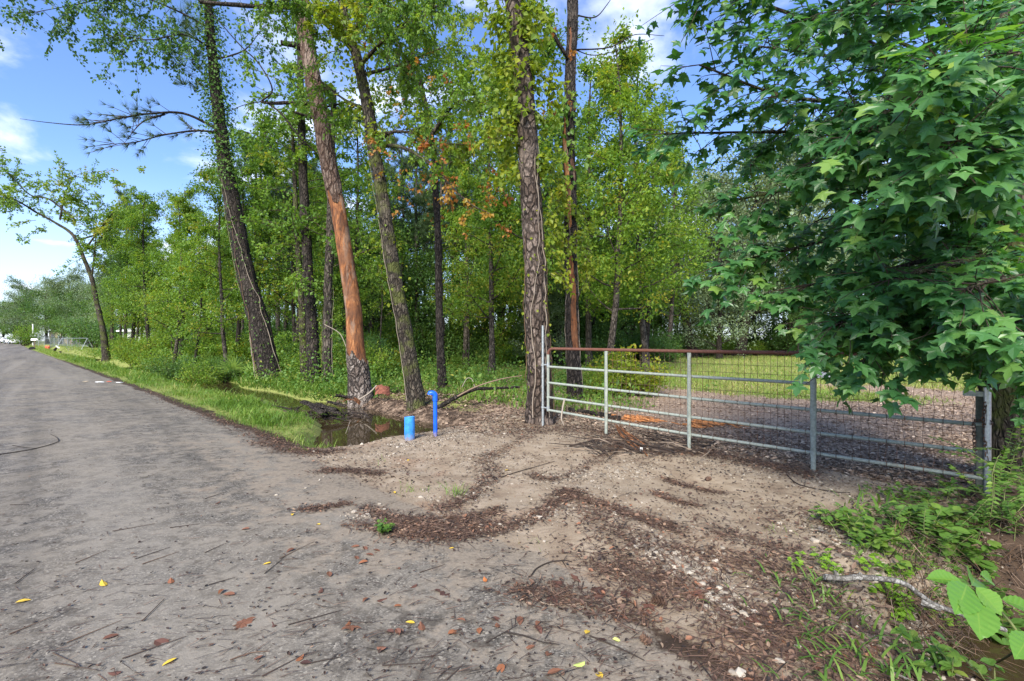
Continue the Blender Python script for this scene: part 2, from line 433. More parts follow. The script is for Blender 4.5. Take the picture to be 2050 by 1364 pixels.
M_BROWNWALL = plain('brown_wall', (.20, .13, .09), .8)
M_TAN = plain('tan_wall', (.45, .37, .26), .8)
M_GLASS = plain('dark_glass', (.03, .035, .04), .1, .6)
M_RUBBER = plain('black_rubber', (.02, .02, .02), .8)
M_ORANGE = plain('orange_plastic', (.75, .14, .07), .5)
M_CARP = plain('white_car_paint', (.70, .71, .72), .3, .5, .05)
M_CARG = plain('grey_car_paint', (.16, .17, .18), .3, .5, .05)
M_POSTW = plain('weathered_timber', (.20, .15, .10), .85, .2, .35, 12)
M_STAKE = plain('dark_grey_timber', (.095, .10, .085), .85, .2, .35, 12)
M_PAPER = plain('white_paper', (.75, .75, .73), .8)

def ground_mat():
    m, t = newmat('ground_surfaces')
    geo = t.add('ShaderNodeNewGeometry').outputs['Position']
    A = lambda n: t.add('ShaderNodeAttribute', attribute_name=n).outputs['Fac']
    road, drive, green, litter = A('road'), A('drive'), A('green'), A('litter')
    nb = t.noise(geo, .9, 5, .6); nm = t.noise(geo, 4.0, 6, .62); nf = t.noise(geo, 28, 5, .65); nff = t.noise(geo, 130, 3, .7)
    # asphalt: aggregate in a grey binder, sand blown over it
    vg = t.add('ShaderNodeTexVoronoi', {'Vector': geo, 'Scale': 95.0}); agg = t.add('ShaderNodeSeparateColor', {0: vg.outputs[1]}).outputs[0]
    asp = t.colors(agg, [(0, (.050, .046, .041)), (.5, (.120, .111, .099)), (.86, (.185, .170, .151)), (1, (.34, .315, .275))])
    asp = t.mix(t.math('MULTIPLY', t.ramp(nm, .42, .60), .8), asp, (.225, .204, .175))
    asp = t.mix(t.math('MULTIPLY', t.ramp(t.noise(geo, 11, 5, .65), .50, .62), .75), asp, (.070, .061, .051))
    asp = t.mix(t.math('MULTIPLY', t.ramp(nb, .42, .66), .5), asp, (.245, .220, .186))
    tr = t.add('ShaderNodeMapping', {'Vector': geo, 'Rotation': (0, 0, -2.3361), 'Scale': (1, 1, 1)}).outputs[0]
    tr = t.add('ShaderNodeMapping', {'Vector': tr, 'Scale': (.05, 1.1, 1)}).outputs[0]
    wear = t.noise(tr, 1.0, 3, .5)
    asp = t.mix(t.math('MULTIPLY', t.ramp(wear, .50, .64), .45), asp, (.255, .235, .205)); asp = t.mix(t.math('MULTIPLY', t.ramp(wear, .46, .34), .45), asp, (.075, .068, .060))
    asp = t.mix(1.0, asp, (1.0, .97, .915), 'MULTIPLY')
    sandm = A('sand')
    sf = t.math('ADD', t.math('MULTIPLY', nm, .75), t.math('MULTIPLY', nf, .35))
    sf = t.ramp(t.math('ADD', sf, t.math('MULTIPLY', t.math('SUBTRACT', sandm, .5), .55)), .53, .70)
    sand = t.colors(nf, [(.3, (.18, .145, .108)), (.6, (.27, .222, .168)), (.8, (.34, .29, .225))])
    asp = t.mix(t.math('MULTIPLY', sf, .82), asp, sand)
    # driveway dirt: beige sand, orange where it meets the road, pale grit
    dirt = t.colors(nm, [(.25, (.17, .120, .083)), (.48, (.265, .205, .143)), (.7, (.345, .28, .21))])
    dirt = t.mix(t.math('MULTIPLY', t.ramp(nb, .5, .7), t.math('MULTIPLY', A('clay'), .75)), dirt, (.28, .165, .10))
    dirt = t.mix(t.ramp(nff, .58, .74), dirt, (.42, .36, .29))
    dirt = t.mix(t.ramp(nf, .58, .75), dirt, (.20, .15, .11))
    # woodland soil, leaf litter bed, grass bed
    soil = t.colors(nm, [(.3, (.030, .020, .014)), (.7, (.085, .056, .037))])  # dark tone also carries the shade on the right ditch bank
    bed = t.colors(nf, [(.32, (.11, .072, .050)), (.5, (.27, .195, .14)), (.68, (.42, .32, .235))])
    bed = t.mix(t.ramp(nff, .55, .75), bed, (.46, .35, .26))
    turf = t.colors(nf, [(.3, (.12, .14, .04)), (.55, (.22, .245, .065)), (.75, (.34, .32, .12))])
    base = t.mix(t.ramp(t.math('ADD', litter, t.math('MULTIPLY', t.math('SUBTRACT', nm, .5), .9)), .35, .65), soil, bed)
    base = t.mix(t.ramp(t.math('ADD', green, t.math('MULTIPLY', t.math('SUBTRACT', nm, .5), 1.0)), .4, .62), base, turf)
    jit = t.math('ADD', t.math('MULTIPLY', t.math('SUBTRACT', nm, .5), .85), t.math('MULTIPLY', t.math('SUBTRACT', nf, .5), .5))
    col = t.mix(t.ramp(t.math('ADD', drive, jit), .36, .62), base, dirt)
    rf = t.ramp(t.math('ADD', road, t.math('MULTIPLY', jit, .9)), .42, .60)
    col = t.mix(rf, col, asp)
    rough = t.math('SUBTRACT', .93, t.math('MULTIPLY', rf, t.math('MULTIPLY', t.ramp(nb, .62, .40), .22)))
    h = t.math('ADD', t.math('MULTIPLY', nf, .6), t.math('MULTIPLY', agg, .25))
    h = t.math('ADD', h, t.math('MULTIPLY', nff, .3))
    finish(t, bsdf(t, col, rough, .22, normal=bump(t, h, .55, .012))); return m
M_GROUND = ground_mat()
def water_mat():
    m, t = newmat('muddy_water')
    geo = t.add('ShaderNodeNewGeometry').outputs['Position']
    n = t.noise(geo, 3.5, 3)
    finish(t, bsdf(t, (.045, .032, .016), .03, .6, normal=bump(t, n, .05, .01))); return m
M_WATER = water_mat()

# ------------------------------------------------------------------ the ground: one grid split into road, driveway and ground
def axis(lo, hi, a, b, fine, growth):
    mid = np.arange(a, b + 1e-6, fine)
    def run(start, end):
        out = []; s = fine; q = start; sg = 1 if end > start else -1
        while (end - q) * sg > 0: s *= growth; q += sg * s; out.append(q)
        return out
    return np.array(run(a, lo)[::-1] + list(mid) + run(b, hi))
us = axis(-260, 900, -3.5, 13, .065, 1.045); vs = axis(-240, 700, .2, 8.5, .065, 1.05)
Ug, Vg = np.meshgrid(us, vs, indexing='ij')
Xg = EU[0] * Ug + EV[0] * Vg; Yg = EU[1] * Ug + EV[1] * Vg
Zg = height(Xg, Yg)
edge = road_edge(Ug)
m_drive = drive_mask(Ug, Vg) * sstep(2.2, 2.6, Vg) * (1 - sstep(6.4, 9.5, Vg + .5 * wob(Xg, Yg, 1.0, 1)))
m_road = (1 - sstep(edge - .35, edge + .25, Vg)) * (1 - sstep(3.4, 2.9, Vg + 9.0)) * 1.0
# the apron's asphalt tongue bends back where the driveway meets it
apron = sstep(.2, 1.2, Ug) * (1 - sstep(4.5, 6.6, Ug))
m_road = np.clip(m_road - .5 * sstep(2.2, 2.9, Vg) * apron, 0, 1)
m_road = np.clip(m_road - .9 * sstep(2.2, .6, Ug) * sstep(1.9, 2.5, Vg), 0, 1)
m_clay = np.clip(sstep(1.6, 2.6, Vg) * (1 - sstep(3.2, 4.4, Vg)), 0, 1)
m_sand = np.clip(.25 + .55 * sstep(.4, 2.6, Vg) * sstep(9, 3, np.abs(Ug - 2)) + .1 * wob(Xg, Yg, 1.2, 2), 0, 1)
near_wood = sstep(6.2, 7.2, Vg)
clear = sstep(-1.5, .5, Ug * 0 + Xg * 1.0 - .02 * Yg) * near_wood
bankg = sstep(2.85, 3.3, Vg) * (1 - sstep(4.6, 5.6, Vg)) * sstep(6.3, 7.3, Ug)
fieldg = sstep(.0, .6, wob(Xg, Yg, .35, 0) + sstep(10, 19, Yg) * 2.2 - .95) * near_wood
farg = sstep(30, 60, Ug) * sstep(2.5, 3.2, Vg - edge + 2.85)
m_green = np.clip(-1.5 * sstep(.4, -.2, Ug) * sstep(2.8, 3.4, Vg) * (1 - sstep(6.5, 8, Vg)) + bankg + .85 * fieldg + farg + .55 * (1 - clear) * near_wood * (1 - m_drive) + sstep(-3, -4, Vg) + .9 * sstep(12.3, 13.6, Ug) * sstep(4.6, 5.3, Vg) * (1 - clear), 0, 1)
m_rd = sstep(.4, -.2, Ug) * sstep(2.8, 3.4, Vg) * (1 - sstep(6.5, 8, Vg))  # right ditch bank kept to bare dark soil, with its shade painted in
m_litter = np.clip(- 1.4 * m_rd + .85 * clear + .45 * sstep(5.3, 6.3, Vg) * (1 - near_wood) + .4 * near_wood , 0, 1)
cls = np.where(Vg < edge, 0, np.where((drive_mask(Ug, Vg) > .5) & (Vg < 7.2), 1, 2))
fc = np.maximum.reduce([np.minimum.reduce([cls[:-1, :-1], cls[1:, :-1], cls[:-1, 1:], cls[1:, 1:]])] )
nu, nv = Ug.shape
idx = np.arange(nu * nv).reshape(nu, nv)
quads = np.stack([idx[:-1, :-1], idx[:-1, 1:], idx[1:, 1:], idx[1:, :-1]], -1).reshape(-1, 4)
fcl = fc.ravel()
Vall = np.stack([Xg, Yg, Zg], -1).reshape(-1, 3)
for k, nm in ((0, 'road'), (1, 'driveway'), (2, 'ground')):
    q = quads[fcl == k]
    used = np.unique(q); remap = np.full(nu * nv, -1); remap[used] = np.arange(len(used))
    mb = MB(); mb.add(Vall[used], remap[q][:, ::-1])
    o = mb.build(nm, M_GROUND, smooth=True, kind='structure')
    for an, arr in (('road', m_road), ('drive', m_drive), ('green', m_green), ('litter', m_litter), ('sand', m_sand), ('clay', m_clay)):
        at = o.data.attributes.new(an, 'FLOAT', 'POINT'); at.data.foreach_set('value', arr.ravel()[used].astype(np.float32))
    if o.data.polygons[0].normal.z < 0:
        o.data.flip_normals()
WATER_Z = -.25
for (u0, u1, v0, v1, wz) in ((5.6, 40, 3.2, 6.9, WATER_Z), (-14, 1.3, 2.9, 6.9, -.56)):
    mb = MB(); c = [UV(u0, v0), UV(u1, v0), UV(u1, v1), UV(u0, v1)]
    mb.add([[*q, wz] for q in c], [[3, 2, 1, 0]])
    o = mb.build('water', M_WATER, kind='structure')
mb = MB(); c = [UV(58, 3.1), UV(86, 2.9), UV(86, 6.2), UV(58, 6.2)]
zz_ = float(height(*UV(74, 4.6))) + .17
mb.add([[*q, zz_] for q in c], [[3, 2, 1, 0]]); mb.build('water', M_WATER, kind='structure')

# ------------------------------------------------------------------ trees: growing a woodland prototype
def grow(mbt, rg, base, path, r0, limbs, leaves, twig_r=.012, lenf=(1.6, 3.6), up=(.1, .9), z0=.3, z1=1.0, sides=6, sub=4):
    """limbs along the trunk path from fraction z0 to z1; appends (point, direction, spread) leaf stations"""
    path = np.asarray(path); n = len(path)
    for i in range(limbs):
        f = z0 + (z1 - z0) * (i + rg.uniform(0, 1)) / limbs
        k = min(int(f * (n - 1)), n - 2); p = path[k] + (path[k + 1] - path[k]) * (f * (n - 1) - k)
        az = rg.uniform(0, 2 * np.pi) if i % 2 else (i * 2.4 + rg.uniform(-.4, .4))
        el = rg.uniform(*up); L = rg.uniform(*lenf) * (1.15 - .6 * ((f - z0) / max(1e-6, z1 - z0)) ** 1.5)
        d = np.array([math.cos(az) * math.cos(el), math.sin(az) * math.cos(el), math.sin(el)])
        pts = [p]; dd = d.copy()
        for s in range(5):
            dd = norm(dd + rg.normal(0, .16, 3) + np.array([0, 0, .05])); pts.append(pts[-1] + dd * L / 5)
        pts = np.array(pts); rr = r0 * (1 - .7 * f) * .32
        tube(mbt, pts, np.linspace(rr, twig_r, 6), sides - 1, .05, cap=False, rg=rg)
        for s in range(sub):
            t_ = rg.uniform(.3, 1.0); kk = min(int(t_ * 5), 4); q = pts[kk] + (pts[kk + 1] - pts[kk]) * (t_ * 5 - kk)
            d2 = norm(dd + rg.normal(0, .7, 3)); L2 = L * rg.uniform(.22, .5)
            e = [q, q + d2 * L2 * .5 + rg.normal(0, .05, 3), q + d2 * L2 + np.array([0, 0, -.08 * L2])]
            tube(mbt, e, [twig_r * 1.2, twig_r, twig_r * .5], 4, cap=False, rg=rg)
            leaves += [(e[1], d2, L2 * .35), (e[2], d2, L2 * .38)]
        leaves.append((pts[-1], dd, L * .22)); leaves.append((pts[3], dd, L * .2))

def foliage(mb, rg, stations, per, size, shape=DIAMOND, droop=.35, tint=(.45, .2), flat=.6, zr=None, wide=1.0):
    st = np.array([s[0] for s in stations]); sd = np.array([s[1] for s in stations]); sp = np.array([s[2] for s in stations])
    n = len(st) * per
    k = np.repeat(np.arange(len(st)), per)
    off = rg.normal(0, 1, (n, 3)) * sp[k][:, None] * np.array([1, 1, .62])
    pos = st[k] + off
    d = norm(sd[k] * .5 + rdir(n, rg) + np.array([0, 0, -droop]))
    nr = norm(rdir(n, rg) * (1 - flat) + np.array([0, 0, flat]))
    clump = rg.normal(0, tint[1], len(st))
    tt = np.clip(tint[0] + clump[k] + rg.normal(0, .10, n), 0, .99)
    scatter(mb, shape, pos, d, nr, size * rg.uniform(.65, 1.35, n), tt, wide=wide)

def proto_tree(name, seed, ht, r0, bark, leafm, limbs, per, size, z0, lenf, up, shape=DIAMOND, tint=(.45, .18), droop=.3, sub=4, bend=.35):
    rg = np.random.default_rng(seed)
    root = thing(name, 'tree', 'tree')
    zs = np.linspace(0, 1, 14)
    bx, by = rg.normal(0, bend, 2)
    path = np.column_stack([bx * np.sin(zs * 2.6) + .06 * wob(zs * 9, seed, 1, 1), by * np.sin(zs * 2.2) + .06 * wob(zs * 8, seed, 1, 2), zs * ht])
    mb = MB(); rad = r0 * (1 - .82 * zs) + r0 * .5 * np.exp(-zs * ht / .35)
    tube(mb, path, rad, 9, .06, rg=rg)
    lv = []
    grow(mb, rg, None, path, r0, limbs, lv, lenf=lenf, up=up, z0=z0, sub=sub)
    mb.build('trunk', bark, root, smooth=True)
    m2 = MB(); foliage(m2, rg, lv, per, size, shape, droop, tint)
    m2.build('crown', leafm, root)
    return root
def needle_crown(name, seed, ht, r0, bark, z0=.5, limbs=26, lenf=(1.2, 2.6)):
    rg = np.random.default_rng(seed); root = thing(name, 'pine', 'tree')
    zs = np.linspace(0, 1, 14); bx, by = rg.normal(0, .25, 2)
    path = np.column_stack([bx * np.sin(zs * 2.6), by * np.sin(zs * 2.2), zs * ht])
    mb = MB(); tube(mb, path, r0 * (1 - .75 * zs), 9, .05, rg=rg)
    lv = []; grow(mb, rg, None, path, r0, limbs, lv, lenf=lenf, up=(-.1, .6), z0=z0, sub=6)
    mb.build('trunk', bark, root, smooth=True)
    m2 = MB()
    st = np.array([s[0] for s in lv]); sd = np.array([s[1] for s in lv]); sp = np.array([s[2] for s in lv])
    per = 5; k = np.repeat(np.arange(len(st)), per); n = len(k)
    pos = st[k] + rg.normal(0, .6, (n, 3)) * sp[k][:, None]
    for j in range(3):
        s = np.arange(n) % 3 == j
        scatter(m2, NEEDLES[j], pos[s], norm(sd[k][s] * .6 + rdir(s.sum(), rg) + np.array([0, 0, .4])), rdir(s.sum(), rg), rg.uniform(.28, .46, s.sum()), np.clip(rg.normal(.5, .2, s.sum()), 0, 1))
    m2.build('crown', M_NEEDLE, root)
    return root

PROTO = {
    'hard_a': proto_tree('hardwood_tree', 21, 17, .20, M_BARK, M_CANOPY, 34, 34, .19, .24, (1.6, 3.4), (.0, .9)),
    'hard_b': proto_tree('hardwood_tree', 22, 15, .17, M_BARKG, M_CANOPY, 30, 36, .18, .18, (1.4, 3.0), (.0, 1.0), tint=(.58, .16)),
    'hard_c': proto_tree('hardwood_tree', 23, 19, .24, M_BARK, M_DARK, 36, 36, .19, .26, (1.8, 3.6), (.1, .9), tint=(.5, .2)),
    'young': proto_tree('young_tree', 24, 8, .075, M_BARK, M_CANOPY, 26, 30, .15, .12, (.9, 2.0), (-.1, .8), tint=(.55, .18)),
    'sapling': proto_tree('sapling', 25, 9, .06, M_BARKG, M_CANOPY, 14, 16, .14, .35, (.6, 1.5), (.1, .9), tint=(.6, .18)),
    'oak': proto_tree('oak_tree', 26, 12, .30, M_BARK, M_GREY, 34, 58, .20, .14, (2.6, 5.0), (-.05, .8), tint=(.45, .2)),
    'oak_b': proto_tree('oak_tree', 27, 10, .26, M_BARK, M_DARK, 32, 58, .20, .10, (2.4, 4.6), (-.1, .8), tint=(.5, .22)),
    'pine': needle_crown('pine_tree', 28, 18, .20, M_BARKG),
    'cedar': proto_tree('cedar_tree', 29, 11, .18, M_BARK, M_GREY, 44, 40, .15, .05, (1.2, 2.6), (.1, .7), shape=DIAMOND, tint=(.55, .2), droop=.0),
}
def proto_bush(name, seed, ht, w_, leafm, n_st, per, size, tint, shape=DIAMOND):
    rg = np.random.default_rng(seed); root = thing(name, 'bush', 'bush')
    mb = MB(); lv = []
    for i in range(n_st):
        az = rg.uniform(0, 6.28); rr = w_ * math.sqrt(rg.uniform(0, 1)); top = np.array([rr * math.cos(az), rr * math.sin(az), ht * rg.uniform(.35, 1.0) * (1 - .35 * (rr / w_) ** 2)])
        a = np.array([top[0] * .15, top[1] * .15, 0]); mid = (a + top) / 2 + rg.normal(0, .08, 3)
        tube(mb, [a, mid, top], [.014, .010, .005], 4, cap=False, rg=rg)
        d = norm(top - a); lv += [(top, d, w_ * .16), (mid * .4 + top * .6, d, w_ * .17), (mid, d, w_ * .15)]
    mb.build('stem', M_TWIG, root, smooth=True)
    m2 = MB(); foliage(m2, rg, lv, per, size, shape, .2, tint); m2.build('foliage', leafm, root)
    return root
PROTO['bush'] = proto_bush('bush', 41, 1.7, 1.1, M_CANOPY, 46, 26, .10, (.55, .18))
PROTO['bush_y'] = proto_bush('bush', 42, 1.5, 1.0, M_YELLOW, 40, 24, .10, (.45, .2), BROAD)
PROTO['bush_d'] = proto_bush('bush', 43, 2.2, 1.3, M_DARK, 50, 28, .11, (.5, .2))
for o in PROTO.values():
    o.location = (0, -60, -40)

used = {}
def plant(kind, x, y, label, group=None, sc=1.0, rz=None, cat=None, zs=1.0, sink=.05):
    rz = random.uniform(0, 6.28) if rz is None else rz
    c = copy_thing(PROTO[kind], ground_at(x, y, -sink), rz, (sc, sc, sc * zs), label, group)
    return c

# ------------------------------------------------------------------ trees one can tell apart, each with its own trunk
class Leaves:
    def __init__(s): s.a = []
    def put(s, pos, d, n, size, tint):
        k = len(pos)
        s.a.append((pos, d, n, np.broadcast_to(size, (k,)), np.broadcast_to(tint, (k,))))
    def flush(s, mb, shape, wide=1.0):
        if not s.a: return
        c = [np.concatenate([q[i] for q in s.a]) for i in range(5)]
        scatter(mb, shape, c[0], c[1], c[2], c[3], np.clip(c[4], 0, 1), wide=wide)
def spray(mbt, lv, rg, start, d, L, size, tint, n=26, droop=.5, side=5, r=.010, flat=.5, tj=.13):
    """a leafy twig: main shoot, side shoots, leaves along both"""
    d = norm(d); pts = [np.asarray(start, float)]; dd = d
    for i in range(7):
        dd = norm(dd + rg.normal(0, .13, 3) + np.array([0, 0, -droop / 7])); pts.append(pts[-1] + dd * L / 7)
    pts = np.array(pts)
    tube(mbt, pts, np.linspace(r, r * .3, 8), 4, .0, rg.uniform(.1, .5), cap=False, rg=rg)
    shoots = [(pts, 1.0)]
    for s in range(side):
        k = rg.integers(2, 7); ang = norm(np.gradient(pts, axis=0)[k] * .8 + rg.normal(0, .6, 3))
        e = np.array([pts[k], pts[k] + ang * L * .14, pts[k] + ang * L * .26 + np.array([0, 0, -.06 * L * droop])])
        tube(mbt, e, [r * .5, r * .4, r * .2], 3, 0, .3, cap=False, rg=rg); shoots.append((e, .5))
    t0 = tint + rg.normal(0, tj)
    for pt, f in shoots:
        m = max(3, int(n * f)); q = rg.uniform(.12, 1, m) * (len(pt) - 1); k = np.minimum(q.astype(int), len(pt) - 2)
        pos = pt[k] + (pt[k + 1] - pt[k]) * (q - k)[:, None] + rg.normal(0, size * .35, (m, 3))
        tang = norm(pt[k + 1] - pt[k])
        ld = norm(tang * .6 + rdir(m, rg) * .8 + np.array([0, 0, -droop * .6]))
        nr = norm(rdir(m, rg) * (1 - flat) + np.array([0, 0, flat]))
        lv.put(pos, ld, nr, size * rg.uniform(.7, 1.3, m), t0 + rg.normal(0, .1, m))
def base_fix(path):
    path = np.asarray(path, float); path[0, 2] = float(height(path[0, 0], path[0, 1])) - .15; return path
def pix(pts): return np.array([P(*q) for q in pts])
def trunk(root, pts, rad, bark, n=14, rough=.05, limbs=(), name='trunk', seg=60, flare=.35, rg=rng):
    path = spline(base_fix(pix(pts)), seg)
    s = np.linspace(0, 1, seg); rr = np.interp(s, np.linspace(0, 1, len(rad)), rad)
    zz = path[:, 2] - path[0, 2]; rr = rr * (1 + flare * np.exp(-zz / .45))
    path[:, :2] += np.column_stack([.02 * wob(zz * 2.2, 3 + path[0, 0], 1, 1), .02 * wob(zz * 2.0, 7 + path[0, 0], 1, 2)])
    mb = MB(); tube(mb, path, rr, n, rough, rg=rg)
    for lp, r0, r1 in limbs:
        q = spline(pix(lp), max(6, 5 * len(lp)))
        tube(mb, q, np.linspace(r0, r1, len(q)), 7, .06, rg=rg)
    o = mb.build(name, bark, root, smooth=True)
    return path, rr, o
def root_at(name, label, px, py_or_d, group=None, cat='tree'):
    p = P(px, 682, py_or_d); return thing(name, label, cat, (p[0], p[1], float(height(p[0], p[1])) - .02), group)
def vine_stems(root, path, rr, n, z0, z1, rg, r=.010):
    mb = MB()
    for i in range(n):
        a = rg.uniform(0, 6.28); pts = []
        zs = np.linspace(z0, rg.uniform(z0 + .5 * (z1 - z0), z1), 26); drift = rg.uniform(-.25, .25)
        for z in zs:
            k = int(np.clip(np.searchsorted(path[:, 2], z), 1, len(path) - 1))
            a += drift * .25 + rg.normal(0, .10); c = path[k - 1] + (path[k] - path[k - 1]) * np.clip((z - path[k - 1, 2]) / max(1e-6, path[k, 2] - path[k - 1, 2]), 0, 1)
            q = rr[k] * 1.03 + r + abs(rg.normal(0, .012)); pts.append(c + np.array([math.cos(a) * q, math.sin(a) * q, 0]))
        tube(mb, spline(pts, 60), np.linspace(r, r * .4, 60) * rg.uniform(.4, 1.3), 5, .1, rg.choice([.2, .5, .68, .95]), rg=rg)
    return mb.build('vine_stem', M_TWIG, root, smooth=True, kind='stuff')
def clothe(lv, rg, path, rr, z0, z1, n, size, tint, reach=.25, droop=.5):
    zs = rg.uniform(z0, z1, n); k = np.clip(np.searchsorted(path[:, 2], zs), 1, len(path) - 1)
    a = rg.uniform(0, 6.28, n); q = rr[k] + np.abs(rg.normal(0, reach, n)) + .02
    pos = path[k] + np.column_stack([np.cos(a) * q, np.sin(a) * q, zs - path[k, 2]])
    out = np.column_stack([np.cos(a), np.sin(a), np.zeros(n)])
    lv.put(pos, norm(out * .5 + rdir(n, rg) * .7 + np.array([0, 0, -droop])), norm(out * .5 + rdir(n, rg) * .6 + np.array([0, 0, .5])), size * rg.uniform(.6, 1.3, n), tint + rg.normal(0, .15, n))
def limb_sprays(mbt, lv, rg, pts, count, size, tint, L=(.8, 1.8), n=24, droop=.6, t0=.25, out=.6, **kw):
    q = spline(pix(pts), 30); tan = np.gradient(q, axis=0)
    for i in range(count):
        k = int(rg.uniform(t0, .99) * 29)
        spray(mbt, lv, rg, q[k], norm(tan[k]) * out + rg.normal(0, .6, 3), rg.uniform(*L), size, tint, n, droop, **kw)

rg = np.random.default_rng(77)
# 1 ivy-clad trunk, left of the middle
D = 18.5
r_ = root_at('ivy_clad_tree', 'dark tree with ivy sheathing its upper trunk and pine sprays reaching over the road', 542, D)
L1 = [((440, 262, D), (370, 228, D - .6), (300, 228, D - 1.2), (245, 236, D - 1.6), (170, 250, D - 2), (100, 246, D - 2.3), (40, 238, D - 2.6)),
      ((455, 270, D), (400, 262, D - .4), (330, 270, D - .8), (270, 285, D - 1.2), (200, 290, D - 1.6)),
      ((330, 229, D - .9), (285, 245, D - 1.3), (250, 285, D - 1.5)),
      ((425, 60, D), (350, 20, D - .5), (260, -10, D - 1), (150, 10, D - 1.5), (40, 30, D - 2)),
      ((420, 20, D), (350, -60, D), (230, -60, D - 1)),
      ((428, 100, D), (370, 70, D - 1), (300, 80, D - 1.6), (230, 70, D - 2)), ((430, 120, D), (490, 100, D), (530, 50, D))]
path, rr, _ = trunk(r_, [(542, 760, D), (520, 655, D), (495, 560, D), (472, 440, D), (450, 320, D), (432, 180, D), (420, 40, D), (412, -120, D)],
                    [.42, .36, .31, .27, .22, .16, .12], M_BARK, limbs=[(l, .05 if i < 2 else .04, .006) for i, l in enumerate(L1)])
lv = Leaves(); mbt = MB()
clothe(lv, rg, path, rr, 7.2, 16.5, 5200, .105, .5, .24)
clothe(lv, rg, path, rr, 0, 7.2, 500, .085, .55, .06)
for l, c in ((L1[3], 30), (L1[4], 24), (L1[5], 26), (L1[6], 10)): limb_sprays(mbt, lv, rg, l, c, .105, .35, (1.0, 2.2), 26, .9)
m2 = MB(); lv.flush(m2, DIAMOND, 1.3); m2.build('ivy', M_IVY, r_)
mn = MB()
for l, c in ((L1[0], 18), (L1[1], 22), (L1[2], 9)):
    q = spline(pix(l), 40)
    for i in range(c):
        k = int(rg.uniform(.2, .93 if l is not L1[0] else .62) * 39); e = q[k] + rg.normal(0, .2, 3) + np.array([0, 0, .1])
        d2 = norm((q[min(k + 2, 39)] - q[k - 1]) * 1.5 + rg.normal(0, .5, 3) * .4 + np.array([0, 0, .15])); tip = q[k] + d2 * rg.uniform(.3, .9)
        tube(mbt, [q[k], (q[k] + tip) / 2, tip], [.012, .009, .007], 4, cap=False)
        for f in (.7, 1.0):
            scatter(mn, NEEDLES[i % 3], (q[k] + (tip - q[k]) * f)[None], d2[None], rdir(1, rg), rg.uniform(.24, .36), rg.uniform(.3, 1.0))
for i in range(70):
    p = P(rg.uniform(345, 400), rg.uniform(10, 190), D + rg.uniform(-.8, 1.2))
    scatter(mn, NEEDLES[i % 3], p[None], norm(rg.normal(0, .5, 3) + np.array([0, 0, .6]))[None], rdir(1, rg), rg.uniform(.35, .6), rg.uniform(.2, .9))
mn.build('needles', M_NEEDLE, r_); mbt.build('twig', M_TWIG, r_, kind='stuff')
vine_stems(r_, path, rr, 9, .1, 9, rg, .016)

# 2-4 the dark trio right of it
for (nm, lab, d, pts, rad, bk, extra) in (
    ('slender_tree', 'tall straight dark trunk between the ivy-clad tree and the peeling orange pine', 16.9, [(632, 767), (622, 620), (614, 500), (606, 330), (602, 150), (598, -80)], [.22, .19, .17, .14, .11, .08], M_BARK, 1),
    ('slender_tree', 'greyish trunk just left of the peeling pine, lowest limbs dead', 16.4, [(657, 770), (656, 640), (660, 480), (664, 330), (668, 180)], [.17, .15, .13, .11, .09], M_BARKG, 0),
    ('slender_tree', 'thin crooked trunk wrapped in brown creeper beside the straight dark trunk', 17.2, [(614, 762), (606, 660), (604, 590), (594, 470), (590, 360), (585, 240)], [.15, .13, .11, .09, .07, .05], M_BARKM, 0)):
    r_ = root_at(nm, lab, pts[0][0], d, 'trunks behind the peeling pine')
    path, rr, _ = trunk(r_, [(a, b, d) for a, b in pts], rad, bk)
    lv = Leaves(); mbt = MB()
    clothe(lv, rg, path, rr, .3, 5, 260, .085, .6, .10)
    for i in range(34 if extra else 20):
        k = rg.integers(24, 59); az = rg.uniform(0, 6.28)
        spray(mbt, lv, rg, path[k], np.array([math.cos(az), math.sin(az), .5]), rg.uniform(1.2, 3.0), .12, .5, 34, .6, side=7, r=.016)
    m2 = MB(); lv.flush(m2, DIAMOND, 1.3); m2.build('crown', M_CANOPY, r_); mbt.build('twig', M_TWIG, r_, kind='stuff')
    vine_stems(r_, path, rr, 3, .1, 4.5, rg)

# 5 the peeling pine: bare wood core with bark left on the foot and on the upper half
D = 13.0
r_ = root_at('peeling_pine', 'leaning dead pine stripped to orange wood above its plated bark foot', 724, D)
LB = [(((612, 12, D), (540, 14, D - .2), (470, 10, D - .4), (400, 4, D - .5)), .075, .045),
      (((618, 208, D), (580, 206, D - .2), (545, 207, D - .4), (522, 204, D - .5)), .065, .03), (((606, 96, D), (585, 90, D - .2), (562, 86, D - .3)), .085, .06),
      (((624, 236, D), (605, 230, D - .2), (588, 224, D - .3)), .045, .03), (((640, 215, D), (665, 212, D - .3), (712, 200, D - .5)), .03, .018),
      (((522, 204, D - .5), (545, 180, D - .6), (520, 130, D - .8), (480, 90, D - 1), (440, 45, D - 1.2), (415, 20, D - 1.2)), .022, .008),
      (((535, 206, D - .4), (565, 230, D - .4), (600, 275, D - .4), (635, 308, D - .1)), .025, .02), (((522, 204, D - .5), (490, 210, D - .6), (455, 225, D - .7), (420, 245, D - .8)), .012, .004)]
AX = [(724, 792, D), (712, 690, D), (703, 590, D), (686, 470, D), (665, 360, D), (642, 240, D), (618, 110, D), (604, 0, D), (592, -120, D)]
RAD = [.285, .245, .222, .208, .205, .205, .195, .185, .17]
path, rr, core = trunk(r_, AX, [q * .93 for q in RAD], M_WOOD, n=26, rough=.012, seg=150, name='bare_trunk', flare=.30)
